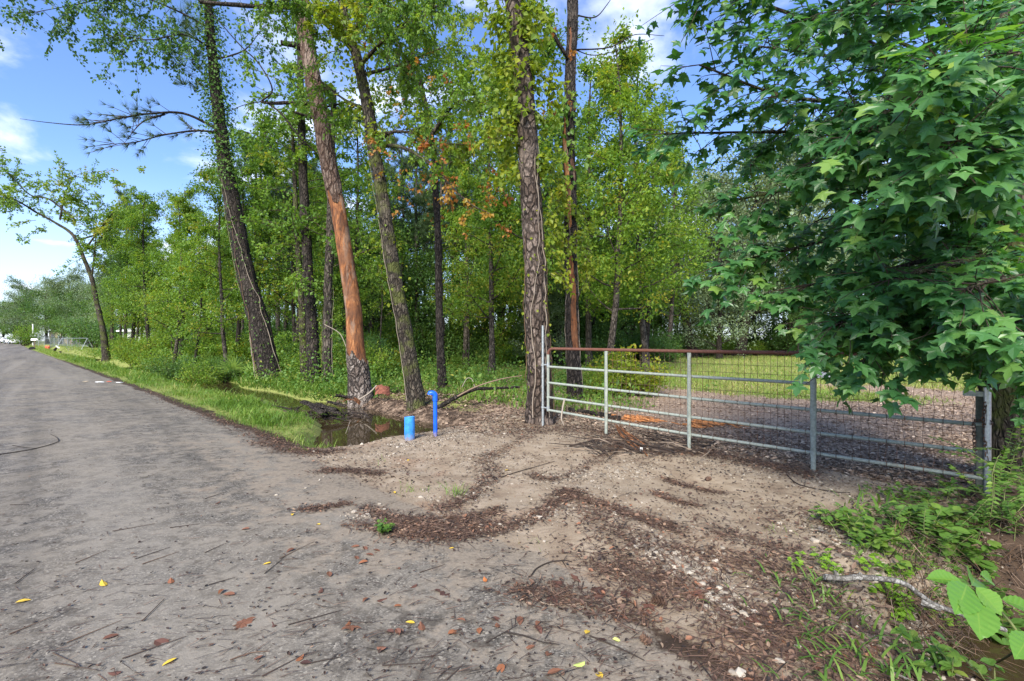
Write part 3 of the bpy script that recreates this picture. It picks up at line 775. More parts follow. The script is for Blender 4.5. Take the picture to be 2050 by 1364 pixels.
def bark_shell(root, path, rr, keep, name, mat, thick, n=72, rg=rng, rough=.02):
    """a bark jacket with a ragged edge, lying on the trunk"""
    fine = spline(path, 420); fr = np.interp(np.linspace(0, 1, 420), np.linspace(0, 1, len(rr)), rr)
    th = np.linspace(0, 2 * np.pi, n, endpoint=False)
    tan = norm(np.gradient(fine, axis=0)); A = norm(np.cross(tan, [0, 1.0, 0])); B = np.cross(tan, A)
    T, S = np.meshgrid(th, np.linspace(0, 1, 420))
    zz = fine[:, 2][:, None] * np.ones_like(T)
    K = keep(T, zz)
    out = fr[:, None] + thick * (1 + .45 * wob(T * 5.0 * 1.0, zz * 7, 1.0, 2)) + rg.normal(0, thick * .18, T.shape)
    def ring(r): return fine[:, None] + r[..., None] * (np.cos(T)[..., None] * A[:, None] + np.sin(T)[..., None] * B[:, None])
    Vo, Vi = ring(out), ring(fr[:, None] * .985 * np.ones_like(T))
    idx = np.arange(T.size).reshape(T.shape)
    kf = K[:-1] & K[1:] & np.roll(K, -1, 1)[:-1] & np.roll(K, -1, 1)[1:]
    q = np.stack([idx[:-1], np.roll(idx[:-1], -1, 1), np.roll(idx[1:], -1, 1), idx[1:]], -1)
    mb = MB(); mb.add(np.concatenate([Vo.reshape(-1, 3), Vi.reshape(-1, 3)]), q[kf])
    # rims where bark ends
    N = T.size; rim = []
    up = np.zeros_like(kf); up[:-1] = kf[1:]; dn = np.zeros_like(kf); dn[1:] = kf[:-1]; lf = np.roll(kf, 1, 1); rt = np.roll(kf, -1, 1)
    for nb_, e in ((up, (2, 3)), (dn, (0, 1)), (lf, (3, 0)), (rt, (1, 2))):
        s = q[kf & ~nb_]; rim.append(np.stack([s[:, e[0]], s[:, e[0]] + N, s[:, e[1]] + N, s[:, e[1]]], -1))
    mb.F[4].append(np.concatenate(rim)); mb.T[4].append(np.full(len(np.concatenate(rim)), .5)); mb.M[4].append(np.zeros(len(np.concatenate(rim)), int))
    return mb.build(name, mat, root, smooth=False)
# angle 0 points right in the photograph's view, -pi/2 towards the camera
zf = lambda py: H - (py - 682) / F * D
def keep_low(T, z):
    lim = zf(712) + .22 * np.cos(T - .3) + .16 * wob(T * 3, z * 2, 1, 0) + .30 * np.exp(-((np.angle(np.exp(1j * (T + .15)))) / .25) ** 2) - .42 * np.exp(-((np.angle(np.exp(1j * (T + 1.75)))) / .33) ** 2)
    return z < lim
def keep_high(T, z):
    lim = zf(395) + .30 * wob(T * 2.2, z * 1.1, 1, 1) + .55 * np.exp(-((np.angle(np.exp(1j * (T + .9)))) / .4) ** 2) - .35 * np.exp(-((np.angle(np.exp(1j * (T + 2.1)))) / .4) ** 2)
    strip = (wob(T * 2.6 + 9, z * .55, 1, 2) > .52) & (z > zf(300))
    return (z > lim) & ~strip
bark_shell(r_, path, rr, keep_low, 'bark_foot', M_FOOTB, .028)
bark_shell(r_, path, rr, keep_high, 'upper_bark', M_UPPER, .022)
mb = MB()
for lp, a, b in LB:
    q = spline(pix(lp), 6 * len(lp)); tube(mb, q, np.linspace(a, b, len(q)), 8, .07)
mb.build('dead_limb', M_BARK, r_, smooth=True, kind='stuff')
# torn bark plates round its foot

# 6 oak with the forked trunk, right of the peeling pine
D = 11.4
r_ = root_at('leaning_oak', 'mossy ridged oak leaning left between the peeling pine and the blue pipes', 834, D)
LO = [((752, 292, D), (768, 275, D - .2), (790, 264, D - .4), (830, 268, D - .6), (880, 285, D - .8), (930, 290, D - 1)),
      ((775, 268, D - .3), (762, 256, D - .2), (757, 247, D - .2)), ((752, 300, D), (790, 292, D - .5), (850, 320, D - 1.1), (930, 400, D - 1.4), (985, 430, D - 1.6)),
      ((735, 220, D), (690, 200, D + .3), (640, 160, D + .6)), ((722, 130, D), (790, 60, D - .8), (880, 10, D - 1.4)), ((716, 110, D), (640, 40, D - .6), (560, -10, D - .8)),
      ((860, 276, D - .7), (900, 220, D - 1), (935, 190, D - 1.2)), ((705, 70, D), (760, -20, D - .5), (850, -60, D - 1)), ((725, 150, D), (800, 130, D + .6), (900, 90, D + 1))]
path, rr, _ = trunk(r_, [(836, 808, D), (816, 690, D), (792, 570, D), (772, 440, D), (755, 330, D), (738, 230, D), (718, 130, D), (690, 30, D), (665, -90, D)],
                    [.20, .175, .165, .155, .145, .14, .12, .10, .08], M_BARKM, rough=.05, limbs=[(l, .05 if i != 1 else .03, .010) for i, l in enumerate(LO)])
lv, lr = Leaves(), Leaves(); mbt = MB()
for l, c in ((LO[0], 10), (LO[3], 12), (LO[4], 34), (LO[5], 26), (LO[6], 8), (LO[7], 34), (LO[8], 22)): limb_sprays(mbt, lv, rg, l, c, .082, .35, (.6, 1.6), 24, .9)
for i in range(30):
    p = P(rg.uniform(640, 860), rg.uniform(-60, 110), D + rg.uniform(-1, 1.5)); spray(mbt, lv, rg, p, rg.normal(0, 1, 3), rg.uniform(.7, 1.5), .08, .35, 26, .9)
m2 = MB(); lv.flush(m2, DIAMOND, 1.25); m2.build('crown', M_CANOPY, r_)
lv2 = Leaves(); clothe(lv2, rg, path, rr, 6.3, 10, 380, .11, .45, .22); clothe(lv2, rg, path, rr, 2.2, 6, 130, .09, .5, .10)
for i in range(26): spray(mbt, lv2, rg, P(rg.uniform(625, 745), rg.uniform(10, 75), D - rg.uniform(.8, 1.6)), rg.normal(0, 1, 3) * [1, .6, .3], rg.uniform(.35, .7), .105, .45, 12, .5, side=2, r=.006)
limb_sprays(mbt, lr, rg, LO[2], 7, .085, .5, (.35, .8), 16, .8, t0=.45, side=3); limb_sprays(mbt, lv2, rg, LO[0], 14, .09, .3, (.4, .9), 14, .7, t0=.3)
for i in range(16): spray(mbt, lr, rg, P(rg.uniform(740, 870), rg.uniform(20, 420), D - rg.uniform(.2, 1)), rg.normal(0, 1, 3), .35, .08, .45, 6, .8, side=1, r=.004)
m2 = MB(); lv2.flush(m2, BROAD); m2.build('creeper_leaves', M_YELLOW, r_)
m2 = MB(); lr.flush(m2, BROAD); m2.build('rusty_leaves', M_RUST, r_)
mbt.build('twig', M_TWIG, r_, kind='stuff'); vine_stems(r_, path, rr, 4, .1, 6, rg)

# 7 thin tree behind the blue pipes
D = 15.0
r_ = root_at('slender_tree', 'thin rough-barked tree standing behind the tall blue pipe', 886, D)
path, rr, _ = trunk(r_, [(886, 782, D), (880, 650, D), (877, 500, D), (870, 330, D), (856, 230, D), (838, 150, D), (815, 60, D), (795, -60, D)], [.135, .115, .105, .095, .085, .075, .06, .05], M_BARK, rough=.07)
lv, lr = Leaves(), Leaves(); mbt = MB()
for i in range(60):
    k = rg.integers(30, 59); az = rg.uniform(0, 6.28); spray(mbt, lv, rg, path[k], np.array([math.cos(az), math.sin(az), .4]), rg.uniform(.9, 2.6), .095, .5, 34, .7, side=7, r=.012)
clothe(lr, rg, path, rr, 5.0, 9.5, 120, .10, .4, .18)
m2 = MB(); lv.flush(m2, DIAMOND, 1.3); m2.build('crown', M_CANOPY, r_); m2 = MB(); lr.flush(m2, BROAD); m2.build('rusty_leaves', M_RUST, r_)
mbt.build('twig', M_TWIG, r_, kind='stuff')

# 8 big trunk at the gate's hinge post
D = 9.05
r_ = root_at('gate_pine', 'thick flaky-barked pine right behind the hinge post of the gate, creeper near its top', 1078, D)
path, rr, _ = trunk(r_, [(1079, 850, D), (1078, 740, D), (1073, 600, D), (1068, 470, D), (1061, 350, D), (1053, 220, D), (1042, 110, D), (1024, 0, D), (1008, -110, D)],
                    [.235, .218, .212, .20, .19, .18, .17, .145, .125], M_PINEB, n=22, rough=.03, seg=110)
lv, lr, lg = Leaves(), Leaves(), Leaves(); mbt = MB()
clothe(lv, rg, path, rr, 5.6, 7.6, 620, .115, .42, .26); clothe(lv, rg, path, rr, 7.0, 9, 260, .10, .35, .22); clothe(lv, rg, path, rr, .6, 5.4, 170, .065, .55, .06)
for i in range(44):
    z = rg.uniform(4.6, 8.0); k = np.searchsorted(path[:, 2], z); az = rg.choice([rg.uniform(-.7, .7), rg.uniform(2.4, 3.8)])
    spray(mbt, lv, rg, path[k], np.array([math.cos(az), math.sin(az) - .3, .1]), rg.uniform(.4, 1.1), .105, .45, 14, .9, side=3, r=.006)
for i in range(20):
    p = P(rg.uniform(1085, 1130), rg.uniform(330, 560), D + .1); spray(mbt, lv, rg, p, np.array([.6, -.2, -.5]), rg.uniform(.25, .6), .085, .5, 10, .9, side=2, r=.005)
for (a, b, n_) in ((985, 385, 8), (1000, 350, 6), (955, 270, 7), (1010, 460, 5), (1120, 60, 3), (1075, 200, 4), (900, 285, 5), (870, 130, 4), (760, 300, 4)):
    for i in range(n_): spray(mbt, lr, rg, P(a + rg.normal(0, 26), b + rg.normal(0, 22), D + rg.uniform(.2, 1.6)), rg.normal(0, 1, 3), .3, .075, .45, 6, .7, side=1, r=.004)
for i in range(60): spray(mbt, lg, rg, P(rg.uniform(905, 1040), rg.uniform(30, 330), D + rg.uniform(.5, 2.5)), rg.normal(0, 1, 3), rg.uniform(.5, 1.2), .085, .6, 20, .7, r=.006)
m2 = MB(); lv.flush(m2, BROAD); m2.build('creeper_leaves', M_YELLOW, r_); m2 = MB(); lr.flush(m2, BROAD); m2.build('rusty_leaves', M_RUST, r_)
m2 = MB(); lg.flush(m2, DIAMOND, 1.3); m2.build('crown', M_CANOPY, r_)
mbt.build('twig', M_TWIG, r_, kind='stuff'); vine_stems(r_, path, rr, 10, .1, 6.4, rg, .010)

# 9 half-stripped trunk behind the gate
D = 12.3
r_ = root_at('half_stripped_tree', 'narrow trunk behind the gate with strips of orange wood showing through dark bark', 1150, D)
path, rr, core = trunk(r_, [(1152, 800, D), (1146, 690, D), (1143, 560, D), (1142, 430, D), (1140, 300, D), (1141, 180, D), (1145, 60, D), (1147, -100, D)],
                       [.165, .15, .145, .14, .135, .13, .125, .11], M_WOOD, n=20, rough=.012, seg=110, name='bare_trunk')
bark_shell(r_, path, rr, lambda T, z: (wob(T * 1.6 + 2, z * .8, 1, 0) + .5 * wob(T * 3, z * 2.4, 1, 4) < .28) | (z < 1.3), 'bark', M_BARK, .018, 48)
lv, lg = Leaves(), Leaves(); mbt = MB()
clothe(lg, rg, path, rr, 5.3, 7.7, 430, .15, .5, .22); clothe(lv, rg, path, rr, 3.4, 5.6, 160, .11, .5, .22)
for i in range(22): spray(mbt, lv, rg, P(rg.uniform(1090, 1175), rg.uniform(380, 560), D - rg.uniform(0, .5)), rg.normal(0, 1, 3), rg.uniform(.4, .8), .11, .5, 12, .7, side=2, r=.006)
mb = MB()
for lp, a, b in ((((1148, 130, D), (1120, 90, D - .3), (1085, 20, D - .6)), .06, .04), (((1150, 100, D), (1220, 95, D), (1270, 70, D + .3), (1330, 72, D + .3)), .02, .006), (((1150, 30, D), (1190, 35, D), (1215, 10, D), (1240, -30, D)), .02, .006),
                 (((1150, 100, D), (1200, 110, D + .2), (1310, 78, D + .5)), .014, .006), (((1153, 640, D), (1160, 590, D - .2), (1185, 540, D - .3)), .016, .006), (((1145, 560, D), (1110, 555, D - .3), (1070, 550, D - .5)), .012, .006)):
    q = spline(pix(lp), 8 * len(lp)); tube(mb, q, np.linspace(a, b, len(q)), 6, .05)
mb.build('limb', M_BARK, r_, smooth=True, kind='stuff')
m2 = MB(); lg.flush(m2, BROAD); m2.build('vine_leaves', M_WEED, r_); m2 = MB(); lv.flush(m2, BROAD); m2.build('creeper_leaves', M_YELLOW, r_)
mbt.build('twig', M_TWIG, r_, kind='stuff'); vine_stems(r_, path, rr, 6, .1, 6, rg, .010)

# 10 far tree leaning over the road edge
D = 41.0
r_ = root_at('leaning_tree', 'slender tree forking low and leaning left over the ditch at the end of the wood', 212, D)
LF = [((150, 440, D), (100, 400, D), (60, 390, D), (20, 350, D - 1), (0, 330, D - 1)), ((183, 560, D), (190, 500, D), (192, 455, D)), ((170, 500, D), (215, 440, D), (250, 400, D)), ((72, 425, D), (30, 400, D - 2), (-20, 385, D - 3)),
      ((120, 440, D), (130, 390, D), (150, 350, D)), ((160, 480, D), (220, 460, D + 1), (290, 420, D + 2))]
path, rr, _ = trunk(r_, [(214, 712, D), (206, 660, D), (194, 610, D), (184, 560, D), (165, 510, D), (145, 470, D), (110, 446, D), (72, 425, D)], [.30, .21, .18, .16, .14, .12, .09, .07], M_BARKM, limbs=[(l, .085, .02) for l in LF])
lv = Leaves(); mbt = MB()
for l in LF: limb_sprays(mbt, lv, rg, l, 19, .17, .5, (1.2, 3.2), 24, .4, side=6, r=.02)
for i in range(40): spray(mbt, lv, rg, P(rg.uniform(60, 300), rg.uniform(340, 470), D + rg.uniform(-2, 3)), rg.normal(0, 1, 3), rg.uniform(1, 3), .17, .5, 30, .4, r=.02)
m2 = MB(); lv.flush(m2, DIAMOND, 1.3); m2.build('crown', M_CANOPY, r_); mbt.build('twig', M_TWIG, r_, kind='stuff')

# 11 the sweetgum at the right
D = 5.25
SGX = P(2020, 700, D)
r_ = thing('sweetgum_tree', 'big sweetgum with star-shaped leaves overhanging the gate and the latch post', 'tree', (SGX[0], SGX[1], float(height(SGX[0], SGX[1]))))
sg = [((2016, 260, D), (1900, 160, 5.3), (1780, 130, 5.2), (1640, 110, 5.2), (1500, 90, 5.2)), ((2016, 380, D), (1880, 300, 5.6), (1740, 230, 5.7), (1620, 220, 5.8), (1520, 300, 5.8)), ((2016, 420, D), (1900, 360, 4.6), (1780, 300, 4.2), (1660, 330, 4.1)), ((2016, 480, D), (1880, 420, 5.7), (1760, 420, 5.8), (1640, 440, 5.8)),
      ((2030, 600, D), (2080, 640, 4.7), (2080, 690, 4.4), (2050, 710, 4.3)), ((2030, 540, D), (2120, 600, 4.6), (2120, 670, 4.2), (2090, 710, 4.1)),
      ((2020, 330, D), (1900, 200, 4.8), (1750, 90, 4.5), (1560, 20, 4.3), (1400, -40, 4.2)), ((2020, 380, D), (1880, 260, 4.8), (1700, 210, 4.5), (1560, 190, 4.4), (1400, 130, 4.4)),
      ((2020, 420, D), (1880, 330, 5), (1700, 270, 4.9), (1520, 265, 5), (1325, 268, 5.1)), ((2015, 460, D), (1900, 400, 5), (1740, 360, 4.8), (1580, 380, 4.8), (1480, 400, 4.9)),
      ((2015, 500, D), (1880, 470, 5), (1720, 470, 4.8), (1580, 500, 4.8), (1430, 535, 4.9)), ((2015, 500, D), (1900, 510, 4.9), (1780, 540, 4.7), (1690, 560, 4.6), (1620, 570, 4.6)),
      ((2015, 530, D), (1900, 580, 4.6), (1800, 610, 4.4), (1720, 630, 4.3), (1665, 655, 4.2)), ((2015, 560, D), (1930, 610, 4.4), (1850, 640, 4.2), (1780, 670, 4.1), (1740, 705, 4.1)),
      ((2020, 250, D), (1990, 170, 3.8), (1930, 130, 3.0), (1870, 130, 2.7)), ((2020, 350, D), (2010, 310, 3.8), (1960, 280, 3.1), (1900, 280, 2.8)),
      ((2020, 150, D), (1960, 40, 4.2), (1840, 0, 3.6), (1700, 20, 3.4)), ((2020, 100, D), (1900, -60, 4.4), (1700, -80, 4), (1500, -60, 4)),
      ((2020, 300, D), (1900, 300, 6), (1760, 260, 6.5), (1600, 280, 6.8)), ((2020, 450, D), (1900, 470, 6), (1780, 520, 6.3), (1660, 560, 6.5)), ((2020, 200, D), (1880, 120, 6), (1720, 60, 6.4), (1560, 60, 6.6)),
      ((2020, 560, D), (2030, 560, 4.2), (1990, 560, 3.6), (1930, 580, 3.4)), ((2020, 600, D), (1990, 620, 4.5), (1940, 640, 4.2), (1880, 660, 4.1)), ((2025, 580, D), (2060, 610, 4.0), (2040, 640, 3.6), (2000, 660, 3.5)),
      ((2020, 600, D), (1960, 600, 4.9), (1870, 610, 4.9), (1800, 640, 4.8)),
      ((2020, 520, D), (1950, 520, 4.2), (1860, 540, 3.9), (1780, 560, 3.8)), ((2020, 280, D), (1950, 330, 4.3), (1830, 400, 4.0), (1740, 440, 3.9)), ((2020, 220, D), (1950, 190, 4.2), (1820, 200, 3.8), (1700, 280, 3.7)),
      ((2020, 300, D), (2200, 200, 5), (2350, 150, 5), (2500, 140, 5)), ((2020, 420, D), (2200, 420, 5.4), (2350, 430, 5.6), (2500, 460, 6))]
path, rr, _ = trunk(r_, [(2022, 960, D), (2014, 800, D), (2012, 650, D), (2010, 480, D), (2012, 300, D), (2016, 120, D), (2020, -80, D), (2022, -300, D)], [.22, .205, .195, .185, .17, .155, .14, .12], M_BARKM, n=20, rough=.04,
                    limbs=[(l, .032, .008) for l in sg], seg=80)
gp, gd, gn, gs, gt = [], [], [], [], []
mbt = MB()
def gum_twig(q, d, L, nleaf):
    pts = [q]; dd = norm(d); tw_t = rg.normal(0, .14)
    for i in range(4): dd = norm(dd + rg.normal(0, .12, 3) + np.array([0, 0, -.06])); pts.append(pts[-1] + dd * L / 4)
    pts = np.array(pts); tube(mbt, pts, np.linspace(.005, .002, 5), 4, 0, .3, cap=False)
    for i in range(nleaf):
        f = rg.uniform(.25, 1.0) * 4; k = min(int(f), 3); b = pts[k] + (pts[k + 1] - pts[k]) * (f - k)
        az = rg.uniform(0, 6.28); out = norm(dd * .8 + .9 * np.array([math.cos(az), math.sin(az), 0]))
        sz = rg.uniform(.070, .145); ld = norm(out + np.array([-.15, -.2, rg.uniform(-.9, -.1)])); nr = norm(np.array([0, 0, .70]) + .55 * out * rg.uniform(.2, 1.2) + rg.normal(0, .25, 3) + np.array([-.2, -.45, 0]))
        gp.append(b + ld * sz * .5); gd.append(ld); gn.append(nr); gs.append(sz); gt.append(np.clip(rg.normal(.42, .26) + tw_t, 0, 1))
for l in sg:
    q = spline(pix(l), 40); tan = norm(np.gradient(q, axis=0)); LL = np.linalg.norm(q[-1] - q[0])
    for i in range(int(LL * 19) + 7):
        k = int(np.clip(rg.uniform(.10, 1.0) ** 1.15, 0, .999) * 40)
        gum_twig(q[k], tan[k] * .7 + rg.normal(0, .75, 3) + np.array([0, 0, -.12]), rg.uniform(.22, .70), rg.integers(7, 12))
    gum_twig(q[-1], tan[-1], .3, 9)
gp, gd, gn, gs, gt = map(np.array, (gp, gd, gn, gs, gt))
keep = np.linalg.norm(gp - np.array([0, 0, H]), axis=1) > 1.9
gp, gd, gn, gs, gt = gp[keep], gd[keep], gn[keep], gs[keep], gt[keep]
# the leaves that show largest are parts of their own
inside = (gp[:, 1] > .8) & (np.abs(gp[:, 0]) < gp[:, 1] * 1.05) & (gp[:, 2] < H + gp[:, 1] * .70)
score = np.where(inside, gs / gp[:, 1] * (1 + (gp[:, 0] / gp[:, 1]) ** 2), 0)
top = np.argsort(-score)[:300]; rest = np.setdiff1d(np.arange(len(gp)), top)
star_me = []
for i, (V, Fc) in enumerate(STARS):
    mb = MB(); mb.add(V, Fc, (.15, .3, .4, .5, .55, .6, .75, .9)[i]); star_me.append(mb.mesh('leaf', M_GUM))
X_, Y_, Z_ = frames(gd, gn)
for j, i in enumerate(top):
    o = bpy.data.objects.new('leaf', star_me[j % 8]); COL.objects.link(o); o.parent = r_
    m = Matrix.Identity(4); s = gs[i]; loc = gp[i] - np.array(r_['origin'])
    for c_, ax in enumerate((X_[i], Y_[i], Z_[i])):
        for r__ in range(3): m[r__][c_] = ax[r__] * s
    for r__ in range(3): m[r__][3] = loc[r__]
    o.matrix_local = m
m2 = MB()
for j in range(8):
    s = rest[rest % 8 == j]; scatter(m2, STARS[j], gp[s], gd[s], gn[s], gs[s], gt[s])
m2.build('foliage', M_GUM, r_, kind='stuff'); mbt.build('twig', M_TWIG, r_, kind='stuff')
print('gum leaves', len(gp))

# ------------------------------------------------------------------ the gate
g0, g1 = np.array([.60, 8.66]), np.array([4.80, 4.98]); gL = float(np.linalg.norm(g1 - g0)); gdv = (g1 - g0) / gL
gate = thing('farm_gate', 'long tube farm gate with a rusty top rail and wire mesh, closed across the driveway', 'gate', (g0[0], g0[1], float(height(*g0))))
def gp3(s, z, off=0.0): q = g0 + gdv * s; return np.array([q[0] - gdv[1] * off * -1, q[1] + gdv[0] * off * -1, z])
S_ = [0, 1.25, 2.60, 4.13, 5.60]
RAIL = {0: [1.355, 1.35, 1.345, 1.345, 1.34], 1: [1.035, 1.01, .985, .97, .96], 2: [.75, .71, .672, .648, .636], 3: [.492, .445, .402, .366, .355], 4: [.265, .205, .15, .118, .087]}
def rail_z(r, s): return float(np.interp(s, S_, RAIL[r]))
def rail(r, s0, s1, rad, name, mat):
    ss = np.linspace(s0, s1, 22); mb = MB(); tube(mb, [gp3(s, rail_z(r, s)) for s in ss], rad, 10); return mb.build(name, mat, gate, smooth=True)
# top rail bends down into the hinge stile
cs = [gp3(.06 + .10 * (1 - math.cos(a)), rail_z(0, 0) - .10 + .10 * math.sin(a)) for a in np.linspace(0, math.pi / 2, 7)]
mb = MB(); tube(mb, cs + [gp3(s, rail_z(0, s)) for s in np.linspace(.3, 5.62, 26)], .025, 12); mb.build('top_rail', M_RUST_STEEL, gate, smooth=True)
for r, s1 in ((1, 4.16), (2, 5.62), (3, 5.58), (4, 5.62)): rail(r, .04, s1, .0215, 'rail', M_GATE)
mb = MB(); tube(mb, [gp3(.06, z) for z in np.linspace(.24, 1.25, 8)], .024, 12); mb.build('stile', M_GATE, gate, smooth=True)
for s, zb in ((1.25, .0), (2.60, -.07), (4.13, -.10)):
    mb = MB()
    zs = np.linspace(zb, rail_z(0, s) - .02, 40)
    # flattened where it crosses each rail
    n = 12; th = np.linspace(0, 2 * np.pi, n, endpoint=False); rings = []
    wid = .030 if s > 4 else .026
    for z in zs:
        c = gp3(s, z, .030); near = max(math.exp(-((z - rail_z(r, s)) / .04) ** 2) for r in range(1, 5))
        wx = wid * (1 + .16 * near) * (.8 + .35 * (1 - abs(z - .7) / .7 * .5)); wy = .022 * (1 - .45 * near) 
        if z > rail_z(0, s) - .08: wy *= .5; wx *= 1.15
        rings.append(c + np.outer(np.cos(th) * wx, [gdv[0], gdv[1], 0]) + np.outer(np.sin(th) * wy, [gdv[1], -gdv[0], 0]))
    V = np.concatenate(rings); idx = np.arange(len(V)).reshape(40, n)
    mb.add(V, np.stack([idx[:-1], np.roll(idx[:-1], -1, 1), np.roll(idx[1:], -1, 1), idx[1:]], -1).reshape(-1, 4))
    mb.build('upright', M_GATE, gate, smooth=True)
for s in np.arange(1.34, 5.58, .0795):
    mb = MB(); bend = .0 if s < 4.1 else .012
    zt = 1.335 if s < 4.2 else rng.uniform(1.10, 1.33)
    pts = [gp3(s + bend * rng.normal(), z, -.024 + rng.normal(0, .004)) for z in np.linspace(rail_z(4, s) - .02, zt, 12)]
    tube(mb, pts, .0026, 4, cap=False); mb.build('wire', M_WIRE, gate)
for z in (.22, .34, .58, .83, 1.08, 1.19):
    mb = MB(); tube(mb, [gp3(s, z - (.02 * s if z < .3 else .006 * s) + .006 * math.sin(s * 9 + z * 20) * (s > 4), -.028) for s in np.linspace(1.27, 5.55, 50)], .0024, 4, cap=False); mb.build('wire', M_WIRE, gate)
mb = MB()
for s in np.arange(1.34, 5.55, .159):
    for r in (2, 3, 4):
        z = rail_z(r, s); th = np.linspace(0, 2 * np.pi, 9); tube(mb, [gp3(s, z + .026 * math.sin(a), .026 * math.cos(a)) for a in th], .0035, 4, cap=False)
mb.build('wire_tie', M_WIRE, gate, kind='stuff')
for r in (1, 4):
    mb = MB(); tube(mb, [gp3(-.09, rail_z(r, 0) + .03), gp3(.06, rail_z(r, 0) + .03)], .013, 8); tube(mb, [gp3(.06, rail_z(r, 0) - .01), gp3(.06, rail_z(r, 0) + .07)], .030, 10); mb.build('hinge', M_GALV, gate, smooth=True)
# posts
pl = g0 - gdv * .06
t_ = thing('hinge_post', 'slim galvanised pipe post that carries the gate, in front of the thick pine', 'post', (pl[0], pl[1], float(height(*pl))))
zt = H + 30 / F * 8.7
mb = MB(); tube(mb, [[pl[0], pl[1], z] for z in (-.25, .4, 1.0, zt)], .0215, 12); mb.build('pipe', M_GALV, t_, smooth=True)
for z in (.30, 1.06): 
    mb = MB(); tube(mb, [[pl[0], pl[1], z - .02], [pl[0], pl[1], z + .02]], .030, 12); mb.build('clamp', M_GALV, t_, smooth=True)
pr = P(1977, 900, 4.92)[:2]
t_ = thing('latch_post', 'shiny galvanised pipe post the chain is tied to, half hidden in green leaves', 'post', (pr[0], pr[1], float(height(*pr))))
mb = MB(); tube(mb, [[pr[0], pr[1], z] for z in (-.3, .2, .6, 1.0)], .029, 14); mb.build('pipe', M_SHINY, t_, smooth=True)
mb = MB(); tube(mb, [[pr[0], pr[1], .985], [pr[0], pr[1], 1.02]], .033, 14); mb.build('cap', M_SHINY, t_, smooth=True)
ps = P(1963, 870, 4.98)[:2]
t_ = thing('short_post', 'squat grey timber post just left of the shiny latch post', 'post', (ps[0], ps[1], float(height(*ps))))
mb = MB(); box(mb, (ps[0], ps[1], .38), (.075, .06, 1.2), R(-41), bev=.006); mb.build('stake', M_STAKE, t_)
mb = MB(); box(mb, (ps[0] - .05, ps[1] + .02, .95), (.17, .025, .05), R(-41)); mb.build('bracket', M_GALV, t_)
# chain
ch = thing('chain', 'rusty chain hanging looped from the gate end round the latch post', 'chain', (ps[0], ps[1] - .05, .6))
def link_mesh():
    mb = MB(); th = np.linspace(0, 2 * np.pi, 15)
    tube(mb, [[.013 * math.cos(a), 0, .017 * math.sin(a) + (.009 if math.sin(a) > 0 else -.009)] for a in th], .0045, 6, cap=False); return mb.mesh('chain_link', M_WIRE, smooth=True)
lm = link_mesh()
def lay_chain(pts):
    q = spline(pts, 200); dist = np.concatenate([[0], np.cumsum(np.linalg.norm(np.diff(q, axis=0), axis=1))]); n = int(dist[-1] / .038)
    for i in range(n):
        d = i * .038; c = np.array([np.interp(d, dist, q[:, j]) for j in range(3)]); c2 = np.array([np.interp(d + .02, dist, q[:, j]) for j in range(3)])
        tz = norm(c2 - c + 1e-9); tx = norm(np.cross(tz, [.3, 1, .2])); ty = np.cross(tz, tx)
        if i % 2: tx, ty = ty, -tx
        m = Matrix.Identity(4)
        for c_, ax in enumerate((tx, ty, tz)):
            for r__ in range(3): m[r__][c_] = ax[r__] * 1.0
        for r__ in range(3): m[r__][3] = c[r__] - ch['origin'][r__]
        o = bpy.data.objects.new('chain_link', lm); COL.objects.link(o); o.parent = ch; o.matrix_local = m
e_ = gp3(5.56, .64, .03)
lay_chain([e_ + [0, 0, -.25], e_ + [-.01, 0, -.1], e_ + [0, 0, .03], e_ + [.08, -.06, .04], [pr[0], pr[1] - .045, .66], [pr[0] + .05, pr[1] + .02, .67], [ps[0] + .03, ps[1] - .06, .62]])
lay_chain([[ps[0] - .02, ps[1] - .07, .85], [ps[0] - .05, ps[1] - .08, .7], e_ + [.06, -.04, -.05], e_ + [.05, -.06, -.2], e_ + [.07, -.07, -.42]])

# ------------------------------------------------------------------ blue pipes
c = Gz(820, 880); c = np.array([c[0], c[1], float(height(c[0], c[1]))])
t_ = thing('pipe_stub', 'short open-topped blue pipe stub at the edge of the driveway by the water', 'pipe', c)
mb = MB(); n = 28; th = np.linspace(0, 2 * np.pi, n, endpoint=False); prof = [(.079, -.3), (.079, .345), (.077, .35), (.070, .35), (.068, .34), (.068, -.1)]
V = np.concatenate([np.column_stack([c[0] + r * np.cos(th), c[1] + r * np.sin(th), np.full(n, c[2] + z + .006 * np.cos(th * 1 + 1) * (z > 0))]) for r, z in prof]); idx = np.arange(len(V)).reshape(len(prof), n)
mb.add(V, np.stack([idx[:-1], np.roll(idx[:-1], -1, 1), np.roll(idx[1:], -1, 1), idx[1:]], -1).reshape(-1, 4)); mb.build('pipe', M_BLUE2, t_, smooth=False)
c = Gz(872, 874); c = np.array([c[0], c[1], float(height(c[0], c[1]))])
t_ = thing('standpipe', 'tall thin blue plastic pipe with an elbow at its top', 'pipe', c)
ztop = H - (786 - 682) / F * c[1]
mb = MB(); tube(mb, [[c[0], c[1], c[2] - .3], [c[0] - .004, c[1], (c[2] + ztop) / 2], [c[0] - .006, c[1], ztop - .11]], .033, 18); mb.build('pipe', M_BLUE, t_, smooth=True)
mb = MB(); el = [[c[0] - .006 - .048 * (1 - math.cos(a)), c[1] - .01 * (1 - math.cos(a)), ztop - .055 + .048 * math.sin(a)] for a in np.linspace(0, math.pi / 2, 8)]
tube(mb, [[c[0] - .006, c[1], ztop - .13], [c[0] - .006, c[1], ztop - .07]] + el + [[c[0] - .085, c[1] - .014, ztop - .010]] + [[c[0] - .088, c[1] - .014, ztop - .03]], .040, 18); mb.build('elbow', M_BLUE, t_, smooth=True)

